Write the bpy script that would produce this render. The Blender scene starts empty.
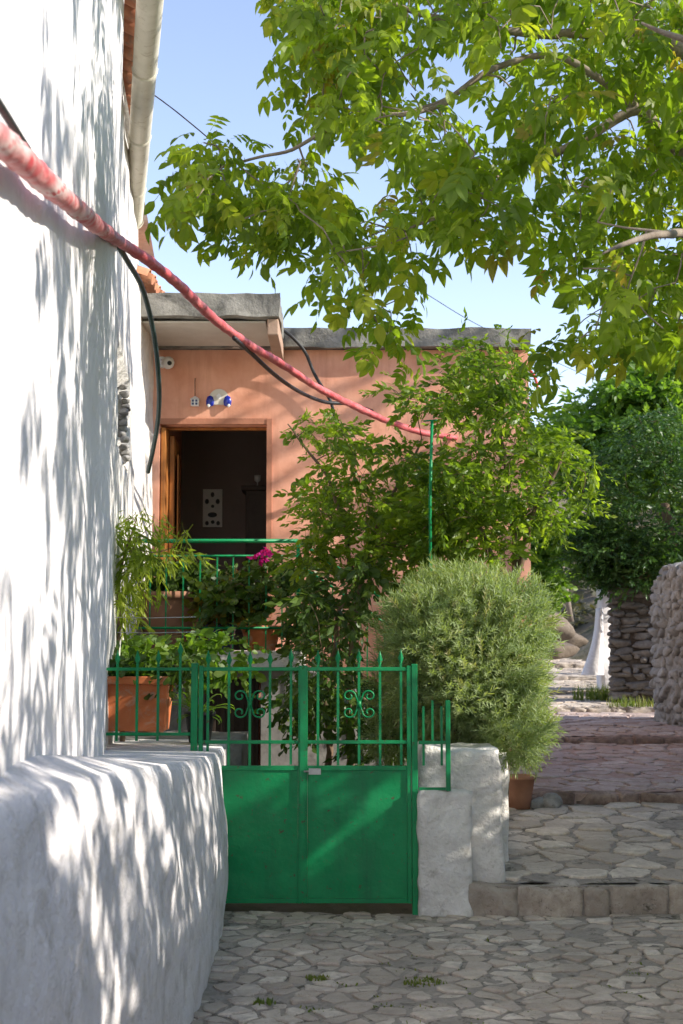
import bpy, bmesh, math, random
import numpy as np
from mathutils import Vector, Matrix, noise
R = math.radians
random.seed(7); rng = np.random.default_rng(11)
C = bpy.context.scene.collection
scene = bpy.context.scene
PI = math.pi

# ------------------------------------------------------------------ camera, sky, sun, exposure
F = 1400.0; CAMZ = 1.65; PITCH = math.atan(128/F)
cd = bpy.data.cameras.new('camera'); cam = bpy.data.objects.new('camera', cd); C.objects.link(cam)
cam.location = (0, 0, CAMZ); cam.rotation_euler = (PI/2 + PITCH, 0, 0)
cd.sensor_fit = 'VERTICAL'; cd.sensor_height = 36; cd.sensor_width = 24
cd.lens = F/1024*36; cd.clip_start = 0.05; cd.clip_end = 2000
cd.dof.use_dof = True; cd.dof.focus_distance = 8.9; cd.dof.aperture_fstop = 5.0
scene.camera = cam
scene.render.resolution_x = 683; scene.render.resolution_y = 1024
SUN = Vector((0.84, -0.25, 0.50)).normalized()
sl = bpy.data.lights.new('sun', 'SUN'); sl.energy = 2.9; sl.angle = R(0.7); sl.color = (1, .93, .82)
so = bpy.data.objects.new('sun', sl); C.objects.link(so); so.rotation_euler = SUN.to_track_quat('Z', 'Y').to_euler()
world = bpy.data.worlds.new('World'); scene.world = world; world.use_nodes = True
wn = world.node_tree.nodes; wl = world.node_tree.links
sky = wn.new('ShaderNodeTexSky'); sky.sky_type = 'NISHITA'; sky.sun_disc = False
sky.sun_elevation = math.asin(SUN.z); sky.sun_rotation = math.atan2(SUN.x, SUN.y)
sky.air_density = 1.0; sky.dust_density = 0.05; sky.ozone_density = 1.8
bg = wn['Background']; bg.inputs[1].default_value = 0.13
wb = wn.new('ShaderNodeMix'); wb.data_type = 'RGBA'; wb.blend_type = 'MULTIPLY'; wb.inputs[0].default_value = 1; wb.inputs[7].default_value = (1.13, .925, .885, 1)
wl.new(sky.outputs[0], wb.inputs[6]); wl.new(wb.outputs[2], bg.inputs[0])
scene.view_settings.view_transform = 'Standard'; scene.view_settings.look = 'None'
scene.view_settings.exposure = 1.45; scene.view_settings.gamma = 1
scene.cycles.max_bounces = 10; scene.cycles.transmission_bounces = 6; scene.cycles.diffuse_bounces = 5

fwd = Vector((0, math.cos(PITCH), math.sin(PITCH))); upv = Vector((0, -math.sin(PITCH), math.cos(PITCH)))
def W(px, py, Y):
    """point at depth Y seen at photo pixel px, py"""
    d = fwd + Vector((1, 0, 0))*((px-341.5)/F) + upv*((512-py)/F)
    return Vector((0, 0, CAMZ)) + d*(Y/d.y)

# ------------------------------------------------------------------ helpers
def tag(o, label=None, cat=None, group=None, kind=None):
    if label: o['label'] = label
    if cat: o['category'] = cat
    if group: o['group'] = group
    if kind: o['kind'] = kind
    return o
def empty(name, loc, label, cat, group=None):
    o = bpy.data.objects.new(name, None); C.objects.link(o); o.location = loc
    o.empty_display_size = .1
    return tag(o, label, cat, group)
class MB:
    def __init__(s): s.v = []; s.f = []; s.sm = []
    def add(s, vs, fs, smooth=False):
        n = len(s.v); s.v += [tuple(v) for v in vs]; s.f += [tuple(i+n for i in f) for f in fs]; s.sm += [smooth]*len(fs)
    def box(s, x0, x1, y0, y1, z0, z1):
        s.add([(x0,y0,z0),(x1,y0,z0),(x1,y1,z0),(x0,y1,z0),(x0,y0,z1),(x1,y0,z1),(x1,y1,z1),(x0,y1,z1)],
              [(0,3,2,1),(4,5,6,7),(0,1,5,4),(1,2,6,5),(2,3,7,6),(3,0,4,7)])
    def obox(s, p0, p1, w, z0, z1):
        """upright box along the line p0-p1 (xy), thickness w to its left side"""
        d = Vector((p1[0]-p0[0], p1[1]-p0[1])); d.normalize(); n = Vector((-d.y, d.x))*w
        a, b = Vector(p0[:2]), Vector(p1[:2]); q = [a, b, b+n, a+n]
        s.add([(p.x,p.y,z0) for p in q]+[(p.x,p.y,z1) for p in q], [(0,3,2,1),(4,5,6,7),(0,1,5,4),(1,2,6,5),(2,3,7,6),(3,0,4,7)])
    def tube(s, pts, rad, n=8, smooth=True, wob=None):
        pts = [Vector(p) for p in pts]; m = len(pts)
        if not hasattr(rad, '__len__'): rad = [rad]*m
        vs = []; u = None
        for i, p in enumerate(pts):
            t = (pts[min(i+1, m-1)] - pts[max(i-1, 0)]).normalized()
            if u is None: u = t.orthogonal().normalized()
            else:
                u = (u - t*u.dot(t)); u = u.normalized() if u.length > 1e-6 else t.orthogonal().normalized()
            w = t.cross(u)
            for k in range(n):
                a = 2*PI*k/n; r = rad[i]
                if wob: r *= 1 + wob(i, k)
                vs.append(p + (u*math.cos(a) + w*math.sin(a))*r)
        fs = [(i*n+k, i*n+(k+1) % n, (i+1)*n+(k+1) % n, (i+1)*n+k) for i in range(m-1) for k in range(n)]
        fs += [tuple(range(n-1, -1, -1)), tuple((m-1)*n+k for k in range(n))]
        s.add(vs, fs, smooth)
    def bar(s, a, b, w, d):
        """rectangular bar from a to b (w across, d deep)"""
        a, b = Vector(a), Vector(b); t = (b-a).normalized(); y = Vector((0, 1, 0)); x = t.cross(y).normalized()
        y = x.cross(t); vs = []
        for p in (a, b):
            for sx, sy in ((-1,-1),(1,-1),(1,1),(-1,1)): vs.append(p + x*sx*w/2 + y*sy*d/2)
        s.add(vs, [(0,1,2,3),(7,6,5,4),(0,4,5,1),(1,5,6,2),(2,6,7,3),(3,7,4,0)])
    def lathe(s, prof, cx, cy, n=28, sx=1, sy=1, wob=0):
        vs = []
        for r, z in prof:
            for k in range(n):
                a = 2*PI*k/n; rr = r*(1+wob*noise.noise(Vector((math.cos(a)*2, math.sin(a)*2, z*5))))
                vs.append((cx+rr*sx*math.cos(a), cy+rr*sy*math.sin(a), z))
        fs = [(i*n+k, i*n+(k+1) % n, (i+1)*n+(k+1) % n, (i+1)*n+k) for i in range(len(prof)-1) for k in range(n)]
        s.add(vs, fs, True)
    def build(s, name, m, parent=None, bevel=0, segs=2):
        me = bpy.data.meshes.new(name); me.from_pydata(s.v, [], s.f); me.validate()
        if len(me.polygons) == len(s.sm): me.polygons.foreach_set('use_smooth', s.sm)
        me.materials.append(m); me.update()
        o = bpy.data.objects.new(name, me); C.objects.link(o)
        if parent is not None:
            o.parent = parent
            me.transform(Matrix.Translation(-world_loc(parent)))
        if bevel:
            b = o.modifiers.new('bevel', 'BEVEL'); b.width = bevel; b.segments = segs; b.limit_method = 'ANGLE'; b.angle_limit = R(40)
        return o
def world_loc(o):
    l = o.location.copy(); p = o.parent
    while p: l += p.location; p = p.parent
    return l
def copy_part(o, offset, parent=None):
    c = o.copy(); C.objects.link(c); c.parent = parent or o.parent; c.location = o.location + Vector(offset); return c

def np_mesh(name, V, Fc, m, parent=None, rnd=None, smooth=True):
    """V (n,3); Fc list of (k, idx array) of faces with k corners"""
    me = bpy.data.meshes.new(name); me.vertices.add(len(V)); me.vertices.foreach_set('co', np.asarray(V, dtype=np.float32).ravel())
    loops = np.concatenate([f.ravel() for k, f in Fc]); tot = np.concatenate([np.full(len(f), k) for k, f in Fc])
    me.loops.add(len(loops)); me.loops.foreach_set('vertex_index', loops.astype(np.int32))
    me.polygons.add(len(tot)); st = np.concatenate([[0], np.cumsum(tot)[:-1]])
    me.polygons.foreach_set('loop_start', st.astype(np.int32)); me.polygons.foreach_set('loop_total', tot.astype(np.int32))
    me.polygons.foreach_set('use_smooth', np.full(len(tot), smooth))
    if rnd is not None:
        a = me.attributes.new('rnd', 'FLOAT', 'POINT'); a.data.foreach_set('value', np.asarray(rnd, dtype=np.float32))
    me.update(); me.validate(); me.materials.append(m)
    o = bpy.data.objects.new(name, me); C.objects.link(o)
    if parent is not None:
        o.parent = parent; me.transform(Matrix.Translation(-world_loc(parent)))
    return o
def scatter(tm, pos, rot, scl, rnd=None):
    """tm = (verts (k,3), quads (q,4), tris (t,3)); returns V, faces, rnd"""
    tv, tq, tt = tm; n = len(pos); k = len(tv)
    V = np.einsum('nij,kj->nki', rot, tv)*np.asarray(scl).reshape(n, 1, -1) if np.ndim(scl) < 2 else np.einsum('nij,nkj->nki', rot, tv[None]*scl[:, None, :])
    V = (V + pos[:, None, :]).reshape(-1, 3)
    off = (np.arange(n)*k)[:, None, None]; Fc = []
    if len(tq): Fc.append((4, (tq[None] + off).reshape(-1, 4)))
    if len(tt): Fc.append((3, (tt[None] + off).reshape(-1, 3)))
    r = np.repeat(rng.random(n) if rnd is None else rnd, k)
    return V, Fc, r
def merge(parts):
    Vs, Fs, Rs = [], [], []; o = 0
    for V, Fc, r in parts:
        Vs.append(V); Rs.append(r); Fs += [(k, f+o) for k, f in Fc]; o += len(V)
    return np.concatenate(Vs), Fs, np.concatenate(Rs)
def frames(d, up):
    """rotation matrices whose +Y is d and +Z near up"""
    d = d/np.linalg.norm(d, axis=1, keepdims=True); x = np.cross(d, up); x /= np.linalg.norm(x, axis=1, keepdims=True)+1e-9
    z = np.cross(x, d); return np.stack([x, d, z], axis=2)

def leaf_t(w=.54, rows=(0, .22, .5, .78, 1), wid=(.05, .8, 1, .62, .03), fold=.12, droop=.18):
    v = []
    for t, ww in zip(rows, wid):
        z = -droop*t*t; v += [(-w*ww/2, t, z+fold*ww*w), (0, t, z), (w*ww/2, t, z+fold*ww*w)]
    q = []
    for i in range(len(rows)-1):
        a = i*3; q += [(a, a+1, a+4, a+3), (a+1, a+2, a+5, a+4)]
    return np.array(v, float), np.array(q), np.zeros((0, 3), int)
def join_t(parts):
    Vs = []; Q = []; o = 0
    for v, q, t in parts: Vs.append(v); Q.append(q+o); o += len(v)
    return np.concatenate(Vs), np.concatenate(Q), np.zeros((0, 3), int)
def xf(t, rz, sc, off, rx=0):
    m = np.array(Matrix.Rotation(rz, 3, 'Z') @ Matrix.Rotation(rx, 3, 'X'))
    return (t[0]*sc) @ m.T + np.array(off), t[1], t[2]
def strip(a, b, w):
    a, b = np.array(a, float), np.array(b, float); d = b-a; x = np.cross(d, (0, 0, 1)); x = x/np.linalg.norm(x)*w/2
    return np.array([a-x, a+x, b+x, b-x]), np.array([(0, 1, 2, 3)]), None
LEAF = leaf_t(); LEAF_S = leaf_t(.45, (0, .45, 1), (.08, 1, .05), .12, .12); LEAF_N = leaf_t(.24, (0, .4, 1), (.15, 1, .05), .1, .3)
LEAF_R = leaf_t(.8, (0, .3, .65, 1), (.3, 1, .9, .12), .08, .1)
def compound(n_pair=3):
    ps = []; L = .26
    for i in range(n_pair):
        y = .09 + i*.07; s = .095 + .02*i
        for sg in (-1, 1):
            ps.append(xf(LEAF, -sg*R(62-8*i), s, (0, y, -y*y*.5), R(-12)))
    ps.append(xf(LEAF, 0, .135, (0, L, -L*L*.5), R(-22)))
    ps.append(strip((0, 0, 0), (0, .13, -.008), .005)); ps.append(strip((0, .13, -.008), (0, L, -.034), .004))
    v, q, t = join_t(ps); return v, q, t
WALNUT = compound(3); WALNUT2 = compound(2)
LEAF_C = leaf_t(.56, fold=.45, droop=.5); LEAF_, LEAF = LEAF, LEAF_C; WALNUT3 = compound(3); LEAF = LEAF_
def sprig(n=16, L=.11, leaf=.035, w=.16):
    ps = []; lt = leaf_t(w, (0, .5, 1), (.5, 1, .1), .0, .1); r = random.Random(5)
    for i in range(n):
        y = L*(i+.5)/n; a = i*2.4
        v = lt[0]*leaf*r.uniform(.8, 1.2)
        m = np.array(Matrix.Rotation(a, 3, 'Y') @ Matrix.Rotation(R(48), 3, 'X')); ps.append((v @ m.T + np.array((0, y, 0)), lt[1], lt[2]))
    ps.append(strip((0, -.03, 0), (0, L, 0), .003)); return join_t(ps)
SPRIG = sprig()
def twig_t(n=7, L=.22, leaf=.085, base=LEAF_S, ang=55):
    """short twig with alternate leaves"""
    ps = []; r = random.Random(n)
    for i in range(n):
        y = L*(i+.6)/n; s = leaf*r.uniform(.75, 1.15); m = np.array(Matrix.Rotation(i*2.2, 3, 'Y') @ Matrix.Rotation(R(ang*.6), 3, 'X') @ Matrix.Rotation(r.uniform(-.6, .6), 3, 'Y'))
        ps.append(((base[0]*s) @ m.T + np.array((0, y, 0)), base[1], base[2]))
    ps.append(strip((0, -.05, 0), (0, L, 0), .004)); return join_t(ps)
TWIG = twig_t(); TWIG_F = twig_t(9, .16, .05); TWIG_L = twig_t(8, .25, .12, LEAF_N, 70); TWIG_R = twig_t(7, .2, .07, LEAF_R)
TWIG_B = twig_t(8, .2, .08, LEAF, 60)

# ------------------------------------------------------------------ materials
def newmat(name):
    m = bpy.data.materials.new(name); m.use_nodes = True; nt = m.node_tree; return m, nt, nt.nodes, nt.links, nt.nodes['Principled BSDF']
def ramp(nt, fac, cols):
    r = nt.nodes.new('ShaderNodeValToRGB'); e = r.color_ramp.elements
    while len(e) < len(cols): e.new(.5)
    for el, (p, c) in zip(e, cols): el.position = p; el.color = (*c, 1)
    nt.links.new(fac, r.inputs[0]); return r.outputs[0]
def ntex(nt, co, scale, detail=4, rough=.55, dist=0):
    n = nt.nodes.new('ShaderNodeTexNoise'); n.inputs['Scale'].default_value = scale; n.inputs['Detail'].default_value = detail
    n.inputs['Roughness'].default_value = rough; n.inputs['Distortion'].default_value = dist
    nt.links.new(co, n.inputs['Vector']); return n.outputs[0]
def mixc(nt, f, a, b, mode='MIX'):
    m = nt.nodes.new('ShaderNodeMix'); m.data_type = 'RGBA'; m.blend_type = mode
    for s, v in ((m.inputs[0], f), (m.inputs[6], a), (m.inputs[7], b)):
        if isinstance(v, (int, float)): s.default_value = v
        elif isinstance(v, tuple): s.default_value = (*v, 1)
        else: nt.links.new(v, s)
    return m.outputs[2]
def bump(nt, L, bsdf):
    prev = None
    for h, strength, dist in L:
        b = nt.nodes.new('ShaderNodeBump'); b.inputs['Strength'].default_value = strength; b.inputs['Distance'].default_value = dist
        nt.links.new(h, b.inputs['Height'])
        if prev: nt.links.new(prev, b.inputs['Normal'])
        prev = b.outputs[0]
    nt.links.new(prev, bsdf.inputs['Normal'])
def coords(nt, stretch=None):
    g = nt.nodes.new('ShaderNodeNewGeometry').outputs['Position']
    if stretch:
        mp = nt.nodes.new('ShaderNodeMapping'); mp.inputs['Scale'].default_value = stretch; nt.links.new(g, mp.inputs[0]); return mp.outputs[0]
    return g
def surf(name, cols, scale=4, rough=.85, bumps=((6, .4, .02), (40, .35, .006)), stain=None, streak=None, spec=.3, metal=0):
    m, nt, N, L, b = newmat(name); co = coords(nt)
    n = len(cols); c = ramp(nt, ntex(nt, co, scale, 8, .62, .3), [(.3+.4*i/max(1, n-1), x) for i, x in enumerate(cols)])
    if stain:
        sc, lo, hi, colr = stain; c = mixc(nt, ramp(nt, ntex(nt, co, sc, 10, .7, .6), [(lo, (0,)*3), (hi, (1,)*3)]), c, colr)
    if streak:
        colr, lo, hi = streak; c = mixc(nt, ramp(nt, ntex(nt, coords(nt, (9, 9, .9)), 1, 8, .65), [(lo, (0,)*3), (hi, (1,)*3)]), c, colr)
    L.new(c, b.inputs['Base Color']); b.inputs['Roughness'].default_value = rough; b.inputs['Specular IOR Level'].default_value = spec; b.inputs['Metallic'].default_value = metal
    if bumps: bump(nt, [(ntex(nt, co, s, 6, .6), st, d) for s, st, d in bumps], b)
    return m
def leafmat(name, cols, trans=.45, rough=.5, tcol=1.5):
    m, nt, N, L, b = newmat(name)
    a = N.new('ShaderNodeAttribute'); a.attribute_name = 'rnd'; c = ramp(nt, a.outputs['Fac'], cols)
    c = mixc(nt, .35, c, ramp(nt, ntex(nt, coords(nt), 2.2, 3), [(.35, cols[0][1]), (.65, cols[-1][1] if len(cols) < 4 else cols[2][1])]))
    L.new(c, b.inputs['Base Color']); b.inputs['Roughness'].default_value = rough; b.inputs['Specular IOR Level'].default_value = .35
    t = N.new('ShaderNodeBsdfTranslucent'); L.new(mixc(nt, 1.0, c, (1.25*tcol, 1.3*tcol, .35*tcol), 'MULTIPLY'), t.inputs[0])
    mx = N.new('ShaderNodeMixShader'); mx.inputs[0].default_value = trans; L.new(b.outputs[0], mx.inputs[1]); L.new(t.outputs[0], mx.inputs[2])
    L.new(mx.outputs[0], N['Material Output'].inputs[0]); return m
WHITE = surf('whitewash', [(.74, .71, .715), (.83, .80, .805)], 3, .9, ((2.5, .6, .06), (14, .7, .016), (70, .5, .005)), stain=(7, .58, .76, (.55, .53, .50)))
WHITE_O = surf('old_whitewash', [(.56, .535, .50), (.78, .755, .72)], 6, .95, ((5, .8, .06), (22, .8, .02), (90, .4, .004)), stain=(9, .56, .74, (.42, .39, .34)))
PLINTH = surf('plinth_render', [(.64, .61, .615), (.78, .75, .755)], 4, .95, ((4, .6, .05), (17, .8, .02), (80, .7, .006)), stain=(6, .5, .74, (.44, .41, .38)))
SALMON = surf('salmon_render', [(.68, .30, .19), (.84, .44, .31)], 2.5, .9, ((8, .3, .02), (60, .3, .004)), streak=((.60, .26, .165), .5, .78))
CONC = surf('weathered_concrete', [(.15, .145, .13), (.32, .305, .27)], 5, .95, ((10, .6, .03), (50, .6, .01)), stain=(3, .5, .66, (.08, .078, .07)))
SOFFIT = surf('soffit_plaster', [(.46, .42, .37), (.58, .54, .48)], 3, .9)
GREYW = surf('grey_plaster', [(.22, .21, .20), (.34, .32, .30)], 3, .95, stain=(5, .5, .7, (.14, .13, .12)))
GREEN = surf('green_paint', [(.003, .20, .065), (.006, .25, .085)], 5, .42, ((3, .5, .02), (9, .25, .01), (80, .2, .001)), stain=(34, .60, .65, (.08, .06, .035)), streak=((.01, .15, .06), .5, .75), spec=.3)
GREEN_D = surf('dull_green_paint', [(.005, .13, .06), (.012, .19, .09)], 9, .5, ((60, .2, .002),), stain=(20, .62, .7, (.08, .07, .04)), spec=.5)
TERRA = surf('terracotta', [(.56, .15, .05), (.68, .21, .08)], 6, .8, ((30, .2, .003),), stain=(9, .52, .68, (.52, .36, .26)))
TERRA_D = surf('brown_pot', [(.26, .13, .08), (.36, .18, .11)], 6, .85, ((30, .3, .003),))
TILE = surf('clay_tile', [(.34, .12, .07), (.58, .27, .15)], 8, .9, ((30, .5, .006),), stain=(11, .52, .7, (.22, .18, .13)))
GUTTER = surf('gutter_cream', [(.60, .56, .46), (.72, .68, .58)], 6, .55, ((12, .2, .006),), stain=(14, .55, .72, (.42, .36, .26)))
WOOD = surf('door_wood', [(.30, .11, .025), (.50, .20, .045)], 5, .5, ((40, .2, .003),), streak=((.20, .07, .02), .45, .7))
DARKW = surf('dark_wood', [(.03, .02, .015), (.05, .035, .025)], 5, .6)
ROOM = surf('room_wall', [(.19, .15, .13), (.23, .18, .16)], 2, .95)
BLACK = surf('black_rubber', [(.015, .016, .018), (.03, .03, .032)], 5, .5)
TEAL = surf('dark_teal_hose', [(.02, .045, .045), (.04, .075, .07)], 9, .45, spec=.5)
BARK = surf('grey_bark', [(.17, .13, .10), (.32, .27, .22)], 12, .95, ((30, .8, .01),))
GREEN_D = GREEN
BARKB = surf('brown_bark', [(.12, .08, .05), (.22, .15, .10)], 12, .95, ((30, .8, .01),))
SOIL = surf('soil', [(.05, .035, .025), (.10, .075, .055)], 20, 1, ((40, 1, .02),))
PLASTIC = surf('white_plastic', [(.75, .75, .74), (.8, .8, .79)], 3, .35, None, spec=.5)
BLUE = surf('cobalt_glaze', [(.01, .02, .28), (.02, .04, .38)], 9, .25, None, spec=.6)
BLUEPOT = surf('blue_pot_plastic', [(.02, .03, .10), (.03, .05, .15)], 6, .4, None, spec=.5)
REDC = surf('red_plastic', [(.55, .04, .03), (.65, .07, .05)], 6, .5, None)
STEEL = surf('galvanised_wire', [(.30, .31, .31), (.42, .43, .43)], 20, .45, None, metal=.6)
MAG = leafmat('magenta_bract', [(0, (.45, .005, .22)), (1, (.68, .02, .40))], .5, .6, 1.0)
L_WAL = leafmat('walnut_leaf', [(0, (.09, .15, .022)), (.45, (.16, .24, .028)), (.8, (.26, .33, .04)), (.965, (.30, .30, .04)), (1, (.32, .18, .07))], .6, .42)
L_CIT = leafmat('glossy_leaf', [(0, (.06, .11, .018)), (.6, (.12, .20, .028)), (1, (.24, .31, .04))], .55, .38)
L_DRK = leafmat('ivy_leaf', [(0, (.03, .065, .015)), (.7, (.06, .12, .024)), (1, (.13, .19, .04))], .35, .4)
L_BSH = leafmat('grey_green_needle', [(0, (.19, .26, .13)), (.6, (.28, .36, .18)), (.93, (.42, .48, .25)), (1, (.38, .30, .18))], .4, .6, 1.15)
L_EVG = leafmat('evergreen_leaf', [(0, (.022, .06, .018)), (.6, (.045, .105, .024)), (1, (.09, .16, .032))], .3, .4)
L_LGT = leafmat('light_broad_leaf', [(0, (.07, .14, .025)), (.6, (.11, .21, .035)), (1, (.19, .28, .05))], .5, .45)
L_DRY = leafmat('scrub_leaf', [(0, (.07, .075, .05)), (.6, (.10, .10, .07)), (1, (.15, .14, .09))], .3, .8, .8)
L_GRS = leafmat('grass_blade', [(0, (.07, .12, .02)), (.6, (.12, .18, .03)), (1, (.26, .24, .09))], .4, .6)

def stonemat(name, cols, grime, gsc=5, warm=None):
    m, nt, N, L, b = newmat(name); co = coords(nt)
    a = N.new('ShaderNodeAttribute'); a.attribute_name = 'rnd'; n = len(cols)
    c = ramp(nt, a.outputs['Fac'], [(i/max(1, n-1), x) for i, x in enumerate(cols)])
    c = mixc(nt, ramp(nt, ntex(nt, co, 16, 9, .7, .5), [(.38, (0,)*3), (.66, (.75,)*3)]), c, grime)
    c = mixc(nt, ramp(nt, ntex(nt, co, 2.0, 6, .6), [(.42, (0,)*3), (.72, (.65,)*3)]), c, tuple(x*.62 for x in grime))
    c = mixc(nt, ramp(nt, ntex(nt, co, 60, 6, .7), [(.58, (0,)*3), (.72, (.5,)*3)]), c, tuple(min(.6, x*2.3) for x in grime))
    c = mixc(nt, ramp(nt, ntex(nt, co, 26, 10, .8, 1.2), [(.56, (0,)*3), (.64, (.8,)*3)]), c, tuple(x*.42 for x in grime))
    L.new(c, b.inputs['Base Color']); b.inputs['Roughness'].default_value = .88; b.inputs['Specular IOR Level'].default_value = .3
    bump(nt, [(ntex(nt, co, 9, 6, .6), .5, .02), (ntex(nt, co, 45, 8, .7), .7, .008), (ntex(nt, co, 160, 4, .7), .4, .002)], b)
    return m
PAVE = stonemat('paving_stone', [(.42, .345, .28), (.56, .475, .395), (.48, .40, .335), (.68, .585, .49), (.76, .67, .57), (.50, .42, .35)], (.43, .355, .29))
PAVE_R = stonemat('bounce_tinted_paving', [(.44, .36, .33), (.55, .45, .41), (.48, .39, .36), (.58, .50, .46)], (.36, .26, .225))  # reddish tint puts light bounced off the salmon house into the stone colour
MORT = surf('paving_mortar', [(.26, .225, .19), (.46, .40, .345)], 9, .97, ((14, .8, .02), (60, .9, .012)), stain=(9, .5, .62, (.13, .11, .085)))
MORT_R = surf('bounce_tinted_mortar', [(.34, .23, .19), (.46, .34, .29)], 9, .97, ((14, .8, .02), (60, .9, .012)), stain=(3, .52, .7, (.24, .16, .13)))  # same bounced-light tint, in the mortar colour
KERB = stonemat('kerb_stone', [(.38, .33, .28), (.52, .45, .38), (.44, .38, .33)], (.30, .24, .19))
KERB_R = stonemat('reddish_kerb_stone', [(.30, .21, .17), (.40, .30, .25), (.34, .26, .22)], (.15, .10, .085))
ROCK = stonemat('rubble_stone', [(.24, .235, .225), (.38, .365, .345), (.30, .29, .28), (.46, .45, .43)], (.19, .18, .17))
CORE = surf('wall_core', [(.07, .055, .045), (.12, .10, .08)], 12, 1, ((30, 1, .02),))
RUBM = surf('rubble_mortar', [(.24, .23, .215), (.34, .325, .305)], 12, 1, ((20, 1, .03), (60, .8, .012)))
EARTH = surf('dry_earth', [(.14, .11, .075), (.26, .21, .15)], .6, 1, ((2, .6, .1), (14, .8, .04)), stain=(1.2, .45, .62, (.10, .10, .05)))

# ------------------------------------------------------------------ terrain, lane, steps
PROF = [(8.47, 0.20), (11.0, .39), (11.0, .47), (14.5, .59), (14.5, .66), (17.5, .75), (17.5, .82), (19.5, .885), (19.5, .935), (21.5, 1.03), (21.5, 1.09), (24, 1.17), (24, 1.23), (30, 1.38)]
def lane_z(y):
    if y <= PROF[0][0]: return 0.0
    for (a, za), (b, zb) in zip(PROF, PROF[1:]):
        if a <= y < b: return za + (zb-za)*(y-a)/(b-a)
    return PROF[-1][1] + (y-30)*.05
def sstep(a, b, x): t = min(1, max(0, (x-a)/(b-a))); return t*t*(3-2*t)
def ground_z(x, y):
    if y < 8.7: lz = -.03
    else: lz = lane_z(y) - .12
    yard = .02 + .02*max(0, y-9)
    z = yard + (lz-yard)*sstep(.55, 1.0, x) if y >= 8.7 else -.03
    h = sstep(24, 62, y)*6.0 - sstep(70, 140, y)*5
    bank = sstep(3.9, 6, x)*sstep(12, 16, y)*.8
    z += h*(1+.25*noise.noise(Vector((x*.05, y*.05, 0)))) + bank
    if y > 23: z += .35*noise.noise(Vector((x*.3, y*.3, 3)))*sstep(23, 30, y)
    return z
xs = sorted(set([-400, -200, -100, -60, -40, -25, -15, -10] + [round(-8+.5*i, 2) for i in range(33)] + [9, 10, 12, 15, 20, 30, 45, 70, 120, 200, 400] + [round(.4+.1*i, 2) for i in range(9)]))
ys = sorted(set([-200, -80, -30, -10, -4] + [round(i*.5, 2) for i in range(-4, 17)] + [8.6, 8.7] + [round(9+.5*i, 2) for i in range(80)] + [50+2*i for i in range(30)] + [120, 150, 200, 300, 500, 900]))
gv = [(x, y, ground_z(x, y)) for y in ys for x in xs]; nx = len(xs)
g = MB(); g.add(gv, [(j*nx+i, j*nx+i+1, (j+1)*nx+i+1, (j+1)*nx+i) for j in range(len(ys)-1) for i in range(nx-1)], True)
tag(g.build('ground', EARTH), kind='structure')

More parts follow.
